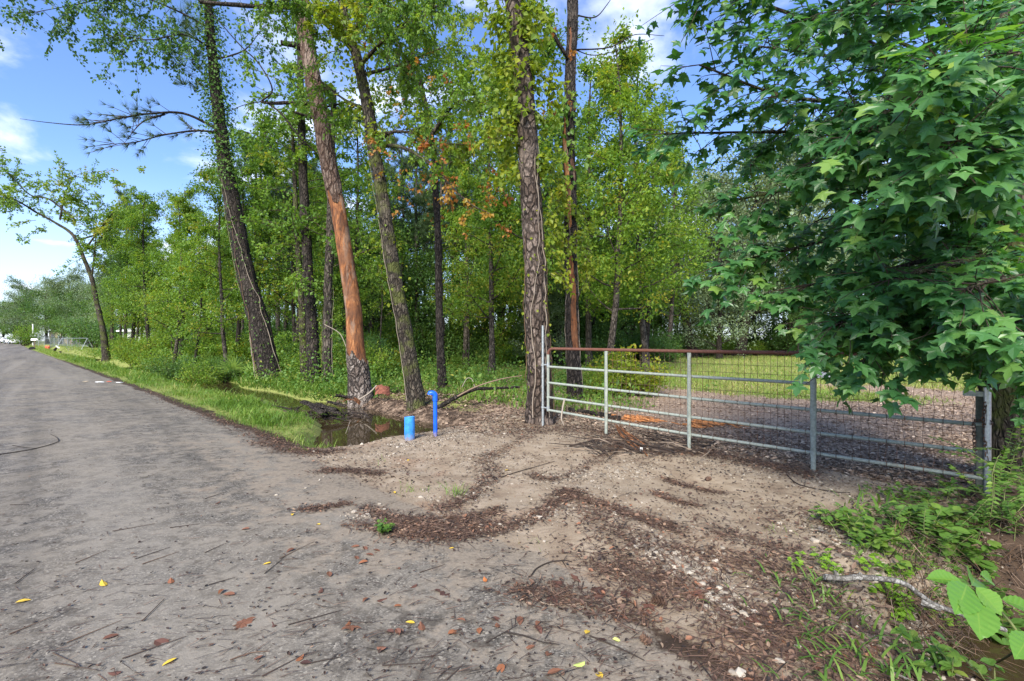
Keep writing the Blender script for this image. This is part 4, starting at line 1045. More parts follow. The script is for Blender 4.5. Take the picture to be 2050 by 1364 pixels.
# ------------------------------------------------------------------ the wood behind, tree by tree
random.seed(9); rw = np.random.default_rng(31)
def at_px(px, d): return (px - 1025) / F * d, d
WOODS = [  # kind, photo column, distance, scale, label (unique where something sets it apart)
    ('hard_b', 345, 26, .62, 'bushy bright tree with a dark forked trunk left of the ivy-clad tree'),
    ('hard_a', 300, 38, .75, 'leafy tree rising between the leaning roadside tree and the bright bushy one'),
    ('young', 385, 24, .95, 'young tree with a thin black stem beside the bright bushy tree'),
    ('hard_b', 455, 21.5, .60, 'crooked yellow-green tree wound with vines just left of the ivy-clad trunk'),
    ('hard_c', 250, 52, .80, 'dark leafy tree behind the leaning roadside tree'),
    ('hard_b', 585, 24, .80, 'yellow-green tree right behind the ivy-clad trunk'),
    ('hard_a', 700, 27, .85, 'leafy tree behind the peeling pine'),
    ('pine', 560, 33, .80, 'green pine showing its needles behind the dark straight trunk'),
    ('pine', 800, 34, .85, 'pine crown filling the gap between peeling pine and mossy oak'),
    ('hard_b', 930, 30, .90, 'airy yellow-green tree behind the thin rough trunk'),
    ('oak_b', 1000, 33, .80, 'dark spreading oak low behind the gate-side pine'),
    ('hard_b', 1215, 20, .92, 'airy tree with small pale leaves standing right of the half-stripped trunk'),
    ('hard_a', 1290, 27, .85, 'light leafy tree at the near corner of the clearing'),
    ('hard_b', 1335, 38, 1.15, 'yellow-green tree at the clearing edge, before the grey-green oaks'),
    ('oak', 1390, 44, 1.5, 'grey-green oak with a dark split trunk at the back of the clearing'),
    ('oak', 1480, 48, 1.5, 'second grey-green oak, its skirts brushing the clearing grass'),
    ('cedar', 1440, 41, 1.25, 'narrow silvery tree before the grey-green oaks'),
    ('oak', 1575, 48, 1.55, 'tall grey-green oak behind the end of the rusty rail'),
    ('hard_c', 1600, 44, .55, 'brown-trunked tree draped in creeper at the clearing edge'),
    ('oak', 1680, 50, 1.0, 'grey oak seen under the sweetgum boughs'),
    ('oak_b', 1790, 46, 1.0, 'dark oak beyond the clearing, mostly behind sweetgum leaves'),
    ('oak', 1900, 44, 1.0, 'pale oak far behind the latch post'),
    ('oak_b', 2020, 40, 1.0, 'dark oak behind the sweetgum trunk'),
    ('hard_b', 1295, 22.5, .98, 'tall airy tree whose small leaves hang over the near clearing'),
    ('hard_b', 1180, 25, 1.0, 'pale airy crown close behind the half-stripped trunk'),
    ('hard_a', 1085, 21, .9, 'leafy tree between the gate-side pine and the half-stripped trunk'),
    ('hard_b', 985, 22, .85, 'bright loose crown left of the gate-side pine'),
    ('sapling', 1230, 31, .85, 'slim dark sapling stem at the left edge of the clearing'),
    ('sapling', 940, 26, .8, 'pole-thin sapling deep behind the tall blue pipe'),
    ('sapling', 760, 24, .8, 'pole-thin sapling between the peeling pine and the mossy oak'),
    ('young', 990, 27, .9, 'young tree low behind the gate-side pine'),
    ('pine', 1120, 31, .9, 'pine seen between the two trunks at the gate'),
    ('cedar', 1090, 28, .75, 'silvery young conifer-like tree between the gate trunks'),
]
for k, px, d, s, lab in WOODS:
    x, y = at_px(px, d); plant(k, x, y, lab, 'trees of the wood', s)
BANDS = [  # columns, distances, count, kinds, shared label
    ((180, 470), (30, 70), 22, ('hard_a', 'hard_b', 'young', 'hard_c'), 'leafy tree in the roadside strip left of the ivy-clad tree', (.55, .85)),
    ((470, 720), (24, 48), 20, ('hard_a', 'hard_c', 'young', 'sapling', 'pine'), 'tree in the dense wood behind the ivy-clad tree and peeling pine', (.65, .9)),
    ((720, 1080), (30, 52), 26, ('hard_c', 'sapling', 'hard_a', 'pine', 'young', 'oak_b'), 'tree in the shaded wood behind the blue pipes', (.75, 1.0)),
    ((1080, 1330), (32, 55), 16, ('hard_c', 'hard_a', 'sapling', 'oak_b', 'hard_b'), 'tree in the wood behind the gate trunks', (.7, 1.0)),
    ((1300, 2080), (55, 80), 26, ('oak', 'oak_b', 'hard_c', 'pine'), 'tree in the wall of wood beyond the clearing', (.85, 1.15)),
    ((200, 1300), (55, 85), 34, ('hard_a', 'hard_c', 'oak_b', 'pine'), 'tree at the far back of the wood', (.8, 1.05)),
]
LAND = [(235, 'behind the leaning roadside tree'), (320, 'between the leaning roadside and bright bushy trees'), (410, 'behind the bright bushy tree at left'), (490, 'behind the vine-wound crooked tree'), (560, 'behind the ivy-clad trunk'), (640, 'behind the dark straight trunk'), (715, 'behind the peeling pine'),
        (790, 'in the gap between peeling pine and mossy oak'), (850, 'behind the mossy oak and pipe stub'), (930, 'behind the thin rough trunk'), (1040, 'just left of the gate-side pine'), (1110, 'behind the gate-side pine'), (1190, 'behind the half-stripped trunk'), (1260, 'beyond the first gate upright'), (1340, 'at the left corner of the clearing'),
        (1420, 'beyond the middle gate upright'), (1520, 'at the back of the clearing'), (1620, 'beyond the end of the rusty rail'), (1740, 'beyond the grey plastic box'), (1880, 'beyond the mesh end of the gate'), (3000, 'behind the sweetgum trunk')]
KINDW = {'hard_a': 'leafy tree', 'hard_b': 'yellow-green tree', 'hard_c': 'dark leafy tree', 'young': 'small young tree', 'sapling': 'pole-thin sapling', 'pine': 'tall pine', 'oak': 'grey-green oak', 'oak_b': 'dark spreading oak', 'bush': 'green bush', 'bush_y': 'yellow-green bush', 'bush_d': 'dark bush'}
def where(kind, px, d):
    return (('front-row ' if d < 34 else 'far-back ' if d > 56 else 'mid-wood ') if px < 1330 else '') + KINDW[kind] + ' ' + next(t for q, t in LAND if px < q)
PH = {'hard_a': 17.5, 'hard_b': 15.5, 'hard_c': 19.5, 'young': 8.5, 'sapling': 9, 'pine': 18.5, 'oak': 13, 'oak_b': 11}
def px_of(x, y): return 1025 + x / y * F
for (a, b), (c, d), n, kinds, lab, ss in BANDS:
    for i in range(n):
        px = a + (b - a) * (i + rw.uniform(0, 1)) / n; dd = rw.uniform(c, d)
        x, y = at_px(px, dd); u, v = uv_of(x, y)
        if v < 7.5: dd *= 1; x, y = UV(max(u, 14), 7.5 + rw.uniform(0, 2))
        kd = kinds[int(rw.integers(len(kinds)))]; sc_ = min(rw.uniform(*ss), (1.5 + .46 * y * rw.uniform(.72, 1.12)) / PH[kd]); plant(kd, x, y, where(kd, px_of(x, y), y), lab.replace('tree in', 'trees in').replace('tree at', 'trees at'), sc_)
# distant oaks along the road's end
for i, (px, d, k, s) in enumerate(((8, 150, 'oak_b', 1.2), (30, 135, 'oak_b', 1.15), (60, 128, 'oak', 1.25), (95, 122, 'oak_b', 1.35), (120, 118, 'oak', 1.4), (150, 112, 'oak_b', 1.2), (175, 108, 'oak', 1.15), (-20, 150, 'oak', 1.2), (45, 165, 'oak_b', 1.4), (200, 105, 'oak_b', 1.2), (235, 95, 'oak', 1.1), (105, 150, 'oak', 1.4), (-60, 140, 'oak_b', 1.3), (140, 130, 'oak_b', 1.3))):
    x, y = at_px(px, d); plant(k, x, y, ('dark' if k == 'oak_b' else 'grey-green') + ' spreading oak far off ' + ('at the very end of the road' if px < 40 else 'behind the far bright bush' if px < 80 else 'behind the far chain-link fence' if px < 135 else 'behind the brown house' if px < 185 else 'behind the leaning roadside tree'), 'oaks at the end of the road', s)
x, y = at_px(51, 92); plant('bush', x, y, 'bright green bush beside the far chain-link fence', None, 2.0, zs=1.2)
# bushes
BUSHES = [('bush_y', 1262, 13.6, .95, 'yellow-green bush right behind the gate bars'), ('bush_y', 1225, 15, .8, 'smaller yellow-green bush beside the half-stripped trunk'), ('bush', 1200, 13.0, .55, 'low green bush at the foot of the half-stripped trunk'),
          ('bush', 730, 18, .95, 'light green bush just behind the peeling pine'), ('bush', 690, 20, .9, 'leafy bush left of the peeling pine foot'), ('bush_y', 795, 21, .75, 'yellowish bush in front of the shaded wood'),
          ('bush_d', 350, 22, .8, 'dark bush under the bright bushy tree'), ('bush', 310, 25, 1.0, 'bright bush on the ditch bank at the left'), ('bush', 400, 19.5, .8, 'rounded green bush on the bank left of the ivy-clad tree'), ('bush', 268, 34, 1.2, 'bright green bush hiding the pale mobile home'),
          ('bush_d', 455, 20.5, .6, 'dark bush by the vine-wound crooked tree'), ('bush', 585, 19, .7, 'bush at the feet of the dark trunk trio'), ('bush', 240, 44, 1.3, 'bush beside the leaning roadside tree')]
for k, px, d, s, lab in BUSHES:
    x, y = at_px(px, d); plant(k, x, y, lab, 'bushes in the wood', s)
for (a, b), (c, d), n, kinds, lab, ss in (((180, 560), (22, 55), 34, ('bush', 'bush_y', 'bush_d', 'bush'), 'bush in the roadside thicket', (.8, 1.5)), ((560, 760), (20, 34), 18, ('bush', 'bush_d', 'bush'), 'bush in the thicket behind the peeling pine', (.7, 1.3)),
        ((760, 1200), (31, 46), 44, ('bush_d', 'bush', 'bush_d'), 'bush at the foot of the shaded wood', (.9, 1.7)), ((1180, 1340), (28, 44), 14, ('bush_d', 'bush', 'bush_y'), 'bush at the corner of the clearing', (.8, 1.4)), ((1330, 2080), (46, 62), 46, ('bush_d', 'bush_d', 'bush'), 'bush along the back of the clearing', (1.0, 1.9)),
        ((180, 1300), (58, 80), 40, ('bush_d',), 'bush at the far back of the wood floor', (1.8, 2.8))):
    for i in range(n):
        px = a + (b - a) * (i + rw.uniform(0, 1)) / n; x, y = at_px(px, rw.uniform(c, d)); u, v = uv_of(x, y)
        if v < 8: x, y = UV(max(u, 14), 8 + rw.uniform(0, 2))
        kd = kinds[int(rw.integers(len(kinds)))]; plant(kd, x, y, where(kd, px_of(x, y), y), lab.replace('bush', 'bushes'), rw.uniform(*ss))
for o in list(PROTO.values()):
    for ch in list(o.children): bpy.data.objects.remove(ch)
    bpy.data.objects.remove(o)

# dwarf palmettos
def palmetto(px, d, s, lab):
    x, y = at_px(px, d); g = ground_at(x, y); t_ = thing('palmetto', lab, 'plant', g, 'palmettos')
    for i in range(5):
        az = rw.uniform(0, 6.28); el = rw.uniform(.6, 1.3); dv = np.array([math.cos(az) * math.cos(el), math.sin(az) * math.cos(el), math.sin(el)]); tip = g + dv * s * .6
        mb = MB(); tube(mb, [g, (g + tip) / 2, tip], .008, 4, cap=False)
        side = norm(np.cross(dv, [0, 0, 1.0])); n = 15; a = np.linspace(-1.9, 1.9, n)
        dirs = norm(np.cos(a)[:, None] * dv + np.sin(a)[:, None] * side + rw.normal(0, .05, (n, 3))); scatter(mb, SLIVER, np.repeat(tip[None], n, 0), dirs, np.repeat(np.cross(side, dv)[None], n, 0), s * .62, rw.uniform(.3, .9), wide=1.6)
        mb.build('frond', M_WEED, t_)
palmetto(478, 19.5, 1.15, 'fan-leaved palmetto left of the ivy-clad tree'); palmetto(905, 24, .9, 'small fan-leaved palmetto on the litter strip behind the blue pipe'); palmetto(430, 22, 1.0, 'pale palmetto fan in the thicket left of the ivy-clad tree')

# ------------------------------------------------------------------ ground cover that nobody could count
def scatter_area(n, urange, vrange, keep, r):
    u = r.uniform(*urange, n); v = r.uniform(*vrange, n); x = EU[0] * u + EV[0] * v; y = EU[1] * u + EV[1] * v
    k = keep(u, v, x, y); return x[k], y[k], u[k], v[k]
rs = np.random.default_rng(99)
def view_scatter(n, px0, px1, d0, d1, r):
    """points spread evenly over a wedge of the picture"""
    px = r.uniform(px0, px1, n); d = 1 / r.uniform(1 / d1, 1 / d0, n); return (px - 1025) / F * d, d
# grass on the road bank
x, y, u, v = scatter_area(90000, (6.5, 60), (2.7, 5.9), lambda u, v, x, y: (rs.uniform(0, 1, len(u)) < np.clip(11 / u, .10, 1) ** 1.2) & (height(x, y) > WATER_Z - .02) & (v > road_edge(u) + .10) & (v < 3.2 + 1.15 * sstep(7.2, 10, u) + .15 * wob(x, y, 2, 1)) & ((u > 7.1 + .3 * wob(x, y, 3, 2)) | (v > 3.1)) & (u > 6.6 + .25 * wob(x, y, 2.6, 0)), rs)
mb = MB(); n = len(x); z = height(x, y); az = rs.uniform(0, 6.28, n); lean = rs.uniform(.1, 1.1, n)
d = norm(np.column_stack([np.cos(az) * lean, np.sin(az) * lean, np.ones(n)])); nr = np.column_stack([np.cos(az), np.sin(az), np.zeros(n)])
tall = np.where(v < 3.2, .08, .15) * np.clip(1 + .55 * wob(x, y, 1.5, 0), .3, 2); far = 1 + np.clip(u - 15, 0, 60) * .02
scatter(mb, ARCH, np.column_stack([x, y, z - .01]), d, nr, 1.2 * tall * rs.uniform(.6, 1.4, n) * np.minimum(far, 1.5), np.clip(.5 + .22 * wob(x, y, 1.3, 2) + rs.normal(0, .17, n), 0, 1), wide=.95 * far)
mb.build('bank_grass', M_GRASS, kind='stuff')
# grass and weeds on the far bank and between the trees
mb = MB(); mw = MB()
x, y, u, v = scatter_area(110000, (5.5, 70), (5.6, 17), lambda u, v, x, y: (rs.uniform(0, 1, len(u)) < np.clip(14 / np.hypot(x, y), .12, 1) ** 1.3) & (height(x, y) > WATER_Z + .03) & ((wob(x, y, .55, 3) > -.35) | (u > 13)) & (v > np.where(u > 12.6, 5.3, 6.5)) & ((u > 12.2 + .6 * wob(v, u, 1, 0)) | (v > 7.9 + .8 * wob(x, y, .8, 1))), rs)
n = len(x); z = height(x, y); s = rs.uniform(0, 1, n) < .42
az = rs.uniform(0, 6.28, n); lean = rs.uniform(.1, .9, n); dist = np.hypot(x, y); far = 1 + np.clip(dist - 14, 0, 60) * .035
d = norm(np.column_stack([np.cos(az) * lean, np.sin(az) * lean, np.ones(n)])); nr = np.column_stack([np.cos(az), np.sin(az), np.zeros(n)])
tall = .27 * (1 + .4 * wob(x, y, .8, 0)) * rs.uniform(.5, 1.4, n)
scatter(mb, BLADE, np.column_stack([x, y, z - .01])[s], d[s], nr[s], tall[s], np.clip(.55 + .2 * wob(x, y, .9, 2) + rs.normal(0, .15, n), 0, 1)[s], wide=1.2 * far[s])
mb.build('woodland_grass', M_GRASS, kind='stuff')
q = ~s; hh = np.abs(rs.normal(0, .26, n)) * (1 + .6 * wob(x, y, .6, 4)) * np.where(u > 12, 1.5, 1)
pos = np.column_stack([x, y, z + np.clip(hh, .01, 1.2)])[q]; m = len(pos)
scatter(mw, DIAMOND, pos, norm(rdir(m, rs) + [0, 0, -.1]), norm(rdir(m, rs) * .6 + [0, 0, .7]), rs.uniform(.06, .13, m) * np.minimum(far[q], 2), np.clip(.5 + .25 * wob(x, y, .7, 1)[q] + rs.normal(0, .15, m), 0, 1), wide=1.3)
mw.build('undergrowth', M_WEED, kind='stuff')
x, y, u, v = scatter_area(15000, (11.5, 30), (4.9, 7.6), lambda u, v, x, y: (height(x, y) > WATER_Z + .01) & (u > 12.3 + .5 * wob(x, y, 2, 1)), rs); n = len(x); az = rs.uniform(0, 6.28, n); lean = rs.uniform(.2, 1.2, n)
mb = MB(); scatter(mb, ARCH, np.column_stack([x, y, height(x, y) - .01]), norm(np.column_stack([np.cos(az) * lean, np.sin(az) * lean, np.ones(n)])), np.column_stack([np.cos(az), np.sin(az), np.zeros(n)]), rs.uniform(.12, .34, n), np.clip(.5 + .25 * wob(x, y, 1.1, 3) + rs.normal(0, .17, n), 0, 1), wide=1.5)
mb.build('woodland_grass', M_GRASS, kind='stuff')
x, y, u, v = scatter_area(9000, (11.8, 30), (5.2, 8.2), lambda u, v, x, y: (height(x, y) > WATER_Z + .02) & (wob(x, y, 1.4, 2) > -.1), rs); n = len(x)
mb = MB(); scatter(mb, DIAMOND, np.column_stack([x, y, height(x, y) + np.abs(rs.normal(0, .22, n))]), rdir(n, rs), norm(rdir(n, rs) * .6 + [0, 0, .7]), rs.uniform(.06, .13, n), np.clip(rs.normal(.5, .2, n), 0, 1), wide=1.3)
mb.build('undergrowth', M_WEED, kind='stuff')
# leafy ground layer deep in the wood
x, y = view_scatter(70000, 150, 1300, 15, 60, rs); u, v = uv_of(x, y)
patch = wob(x, y, .45, 2); k = (v > 7.2) & ((x < .035 * y - 1.5) | (y > 44)) & (patch > np.where((y < 31) & (x > -.28 * y), .12, -.25)) & ((u > 12) | (y > 17)); x, y, patch = x[k], y[k], patch[k]; n = len(x)
hh = np.abs(rs.normal(0, .33, n)) * (.7 + .8 * np.clip(patch, 0, 1)); z = height(x, y) + hh
mb = MB(); scatter(mb, DIAMOND, np.column_stack([x, y, z]), rdir(n, rs), norm(rdir(n, rs) * .6 + [0, 0, .6]), rs.uniform(.09, .17, n) * (1 + np.clip(y - 20, 0, 50) * .02), np.clip(.55 + .35 * wob(x, y, .5, 0) + rs.normal(0, .2, n), 0, 1), wide=1.2)
mb.build('undergrowth', M_WEED, kind='stuff')
# clearing grass
x, y = view_scatter(60000, 1150, 2080, 9.5, 48, rs); u, v = uv_of(x, y)
k = (rs.uniform(0, 1, len(x)) < sstep(.0, .6, wob(x, y, .35, 0) + sstep(10, 19, y) * 2.2 - .95)) & (v > 7.4); x, y = x[k], y[k]; n = len(x)
az = rs.uniform(0, 6.28, n); lean = rs.uniform(.2, 1.2, n); d = norm(np.column_stack([np.cos(az) * lean, np.sin(az) * lean, np.ones(n)]))
mb = MB(); scatter(mb, BLADE, np.column_stack([x, y, height(x, y) - .01]), d, np.column_stack([np.cos(az), np.sin(az), np.zeros(n)]), rs.uniform(.06, .15, n) * (1 + y * .015), np.clip(.72 + .2 * wob(x, y, .6, 2) + rs.normal(0, .13, n), 0, 1), wide=1.3 + y * .06)
mb.build('clearing_grass', M_GRASS, kind='stuff')
# lawn by the far houses, roadside weeds at the far end
x, y = view_scatter(26000, 40, 260, 40, 110, rs); u, v = uv_of(x, y); k = (v > road_edge(u) + .2) & (height(x, y) > -.2); x, y = x[k], y[k]; n = len(x); az = rs.uniform(0, 6.28, n)
d = norm(np.column_stack([np.cos(az) * .6, np.sin(az) * .6, np.ones(n)])); mb = MB()
scatter(mb, BLADE, np.column_stack([x, y, height(x, y)]), d, np.column_stack([np.cos(az), np.sin(az), np.zeros(n)]), rs.uniform(.10, .22, n), np.clip(rs.normal(.72, .13, n), 0, 1), wide=5)
mb.build('lawn_grass', M_GRASS, kind='stuff')

# ------------------------------------------------------------------ fallen litter: flakes, needles and chips
CURL = (np.array([[0, 0, 0], [-.30, .35, .10], [-.22, .75, .12], [0, 1, .03], [.22, .75, .10], [.30, .35, .08], [0, .5, -.02]]), np.array([[6, 1, 0], [6, 2, 1], [6, 3, 2], [6, 4, 3], [6, 5, 4], [6, 0, 5]]))
def lay(mb, shape, x, y, size, tint, wide=1.0, tilt=.25, r=rs, az=None, lift=.004):
    n = len(x); az = r.uniform(0, 6.28, n) if az is None else az; z = height(x, y) + lift
    d = np.column_stack([np.cos(az), np.sin(az), r.normal(0, tilt * .5, n)]); nr = norm(np.column_stack([r.normal(0, tilt, n), r.normal(0, tilt, n), np.ones(n)]))
    scatter(mb, shape, np.column_stack([x, y, z + np.abs(r.normal(0, .004, n))]), d, nr, size, np.clip(tint, 0, 1), wide=wide)
flakes, needles, gravel = MB(), MB(), MB()
BANDP = [  # drifts of litter: photo points, half width in metres, pieces
    ([(1085, 862), (1020, 895), (975, 915), (985, 945), (965, 975), (930, 1000), (880, 1020)], .11, 1500), ([(735, 1020), (800, 1045), (850, 1070), (960, 1065), (1060, 1040), (1120, 1005), (1135, 985), (1165, 1000), (1230, 1020), (1290, 1040), (1350, 1060)], .10, 3600),
    ([(800, 1050), (880, 1060), (960, 1055)], .20, 2400), ([(1030, 1180), (1090, 1190), (1150, 1200), (1230, 1220), (1290, 1245)], .13, 1600), ([(1200, 1120), (1270, 1150), (1350, 1180), (1420, 1170)], .20, 3000),
    ([(1170, 1020), (1220, 1060), (1290, 1090), (1390, 1110), (1500, 1130), (1600, 1150)], .17, 3000), ([(640, 945), (680, 942), (720, 945), (760, 950)], .10, 700), ([(600, 1020), (640, 1018), (690, 1010)], .07, 350), ([(520, 885), (570, 898), (610, 905), (680, 905)], .16, 1500),
    ([(300, 785), (380, 820), (450, 845), (520, 870), (560, 890)], .22, 2600), ([(1000, 870), (1080, 858), (1180, 862), (1280, 880)], .30, 2200), ([(1230, 895), (1310, 900), (1400, 905), (1480, 920), (1560, 935), (1620, 950)], .22, 3600),
    ([(1320, 905), (1250, 890), (1190, 880)], .2, 1300), ([(1480, 1250), (1560, 1270), (1660, 1300), (1740, 1364)], .22, 2600), ([(1440, 1290), (1520, 1350), (1560, 1400)], .2, 1200), ([(1560, 1180), (1680, 1220), (1800, 1260), (1900, 1320)], .28, 3200), ([(1520, 1050), (1640, 1040), (1740, 1060), (1830, 1100)], .35, 2400),
    ([(1330, 960), (1380, 975), (1450, 990)], .06, 400), ([(1310, 985), (1340, 1000), (1400, 1015)], .06, 350), ([(1430, 1060), (1520, 1090), (1600, 1110)], .15, 900), ([(1000, 1020), (960, 1035), (900, 1040)], .08, 400), ([(1060, 950), (1110, 960), (1200, 920), (1240, 900)], .08, 600),
    ([(820, 1075), (760, 1060), (700, 1050)], .08, 250)]
for pts, hw, n in BANDP:
    n = int(n * (.40 if pts[0][1] > 1015 and pts[0][0] > 1000 else .8))
    q = spline([Gz(*p) for p in pts], 60); k = rs.integers(0, 60, n); off = rs.normal(0, hw * .62, (n, 2)); x = q[k, 0] + off[:, 0]; y = q[k, 1] + off[:, 1]
    n = int(n * 1.5); k = rs.integers(0, 60, n); off = rs.normal(0, hw * .66, (n, 2)); x = q[k, 0] + off[:, 0]; y = q[k, 1] + off[:, 1]; s = rs.uniform(0, 1, n) < .42; tb = rs.normal(.46, .27, n) + .10 * wob(x, y, 2, 1)
    lay(flakes, CURL, x[s], y[s], rs.uniform(.014, .048, s.sum()), tb[s] + .04, rs.uniform(.4, 1.1, s.sum()), .4, lift=.006)
    lay(needles, SLIVER, x[~s], y[~s], rs.uniform(.04, .16, (~s).sum()), tb[~s] * .8 + .1, 1.1 * .13 / rs.uniform(.06, .13, (~s).sum()) * .7, .12, lift=.008)
# thin scatter on road, driveway
x, y = view_scatter(9000, -60, 1700, 1.9, 24, rs); u, v = uv_of(x, y); k = (v < 3.1) & (rs.uniform(0, 1, len(x)) < .35 + .65 * sstep(-1, 2.6, v)); x, y = x[k], y[k]; n = len(x); s = rs.uniform(0, 1, n)
lay(flakes, CURL, x[s < .40], y[s < .40], rs.uniform(.010, .026, (s < .40).sum()) * np.clip(1 + .03 * y[s < .4], 1, 1.5), rs.normal(.25, .2, (s < .40).sum()), rs.uniform(.5, 1.1, (s < .40).sum()), .3)
k = s >= .40; az = rs.normal(.35, .55, k.sum()); lay(needles, SLIVER, x[k], y[k], rs.uniform(.03, .13, k.sum()), rs.normal(.38, .22, k.sum()), rs.uniform(.6, 1.3, k.sum()), .08, az=az)
x, y, u, v = scatter_area(26000, (-.2, 7.0), (2.6, 8.5), lambda u, v, x, y: (rs.uniform(0, 1, len(u)) < .42 + .35 * wob(x, y, 1.4, 1) + .35 * sstep(5.0, 6.6, v)), rs); n = len(x); s = rs.uniform(0, 1, n) < .6
lay(flakes, CURL, x[s], y[s], rs.uniform(.012, .045, s.sum()), rs.normal(.35, .25, s.sum()), rs.uniform(.4, 1.1, s.sum()), .35); lay(needles, SLIVER, x[~s], y[~s], rs.uniform(.04, .15, (~s).sum()), rs.normal(.4, .25, (~s).sum()), rs.uniform(.7, 1.5, (~s).sum()), .1)
flakes.build('leaf_litter', M_LITTER, kind='stuff'); needles.build('needle_litter', M_LITTER, kind='stuff')
# faded litter over the clearing floor and the bank
fl = MB(); x, y = view_scatter(52000, 1090, 2090, 5.2, 40, rs); u, v = uv_of(x, y); k = (v > 6.9) & (rs.uniform(0, 1, len(x)) < (.75 + .5 * wob(x, y, .7, 3)) * (1 - .8 * sstep(12, 22, y))); x, y = x[k], y[k]; n = len(x)
lay(fl, CURL, x, y, rs.uniform(.022, .06, n) * (1 + .035 * y), np.clip(rs.normal(.52, .27, n), 0, 1), rs.uniform(.3, 1.1, n), .4, lift=.008)
x, y, u, v = scatter_area(9000, (5.8, 13.5), (5.3, 8.8), lambda u, v, x, y: height(x, y) > WATER_Z, rs); n = len(x); lay(fl, CURL, x, y, rs.uniform(.03, .09, n), rs.normal(.26, .22, n), rs.uniform(.3, 1.0, n), .5)
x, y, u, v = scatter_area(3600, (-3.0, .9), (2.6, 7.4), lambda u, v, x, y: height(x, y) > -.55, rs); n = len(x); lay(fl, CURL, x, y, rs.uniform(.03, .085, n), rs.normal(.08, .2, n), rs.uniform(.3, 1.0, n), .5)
x, y = view_scatter(9000, 760, 1080, 12, 36, rs); u, v = uv_of(x, y); k = (v > 7.5) & (u < 14); x, y = x[k], y[k]; n = len(x); lay(fl, CURL, x, y, rs.uniform(.05, .12, n) * (1 + .02 * y), rs.normal(.45, .25, n), rs.uniform(.4, 1.0, n), .4)
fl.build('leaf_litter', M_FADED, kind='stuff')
# gravel
t5 = (1 + 5 ** .5) / 2
ICO_V = norm(np.array([[-1, t5, 0], [1, t5, 0], [-1, -t5, 0], [1, -t5, 0], [0, -1, t5], [0, 1, t5], [0, -1, -t5], [0, 1, -t5], [t5, 0, -1], [t5, 0, 1], [-t5, 0, -1], [-t5, 0, 1]]))
ICO_F = np.array([[0, 11, 5], [0, 5, 1], [0, 1, 7], [0, 7, 10], [0, 10, 11], [1, 5, 9], [5, 11, 4], [11, 10, 2], [10, 7, 6], [7, 1, 8], [3, 9, 4], [3, 4, 2], [3, 2, 6], [3, 6, 8], [3, 8, 9], [4, 9, 5], [2, 4, 11], [6, 2, 10], [8, 6, 7], [9, 8, 1]])
def stone_shape(seed):
    r = np.random.default_rng(seed); return ICO_V * r.uniform(.75, 1.15, (12, 1)) * np.array([.5, .5 * r.uniform(.7, 1.3), .5 * r.uniform(.45, .8)]) * r.uniform(.85, 1.1, (12, 3)), ICO_F
STONES = [stone_shape(i) for i in range(4)]
def stones(mb, x, y, size, tint, sink=.25):
    n = len(x); az = rs.uniform(0, 6.28, n); d = np.column_stack([np.cos(az), np.sin(az), np.zeros(n)]); nr = norm(np.column_stack([rs.normal(0, .2, n), rs.normal(0, .2, n), np.ones(n)]))
    p = np.column_stack([x, y, height(x, y) + size * (.30 - sink)])
    for j in range(4):
        k = np.arange(n) % 4 == j; scatter(mb, STONES[j], p[k], d[k], nr[k], size[k], np.clip(tint, 0, 1)[k])
x, y, u, v = scatter_area(24000, (-.2, 7.2), (2.7, 7.4), lambda u, v, x, y: rs.uniform(0, 1, len(u)) < np.clip(.22 + .55 * wob(x, y, 1.7, 0) + .25 * sstep(4.4, 6.2, u) + .35 * sstep(1.8, .5, u), .02, 1), rs); n = len(x)
stones(gravel, x, y, rs.gamma(2.0, .0065, n) + .006, rs.normal(.42, .25, n))
for pts, hw, n in (([(960, 900), (985, 930), (965, 975), (930, 1000)], .14, 500), ([(700, 1040), (860, 1045), (1000, 1060), (1130, 1020)], .16, 700), ([(1280, 1080), (1340, 1120), (1390, 1140), (1430, 1210)], .16, 1100), ([(1640, 1060), (1740, 1110), (1800, 1150), (1830, 1200)], .16, 1400), ([(660, 890), (760, 888), (860, 884), (950, 868), (1060, 858)], .10, 700), ([(1100, 960), (1200, 950), (1300, 940)], .2, 700), ([(1420, 1180), (1460, 1220), (1500, 1260)], .10, 260)):
    q = spline([Gz(*p) for p in pts], 60); k = rs.integers(0, 60, n); stones(gravel, q[k, 0] + rs.normal(0, hw * .6, n), q[k, 1] + rs.normal(0, hw * .6, n), rs.gamma(2.0, .0075, n) + .006, rs.normal(.38, .27, n))
gravel.build('gravel', M_STONE, kind='stuff')

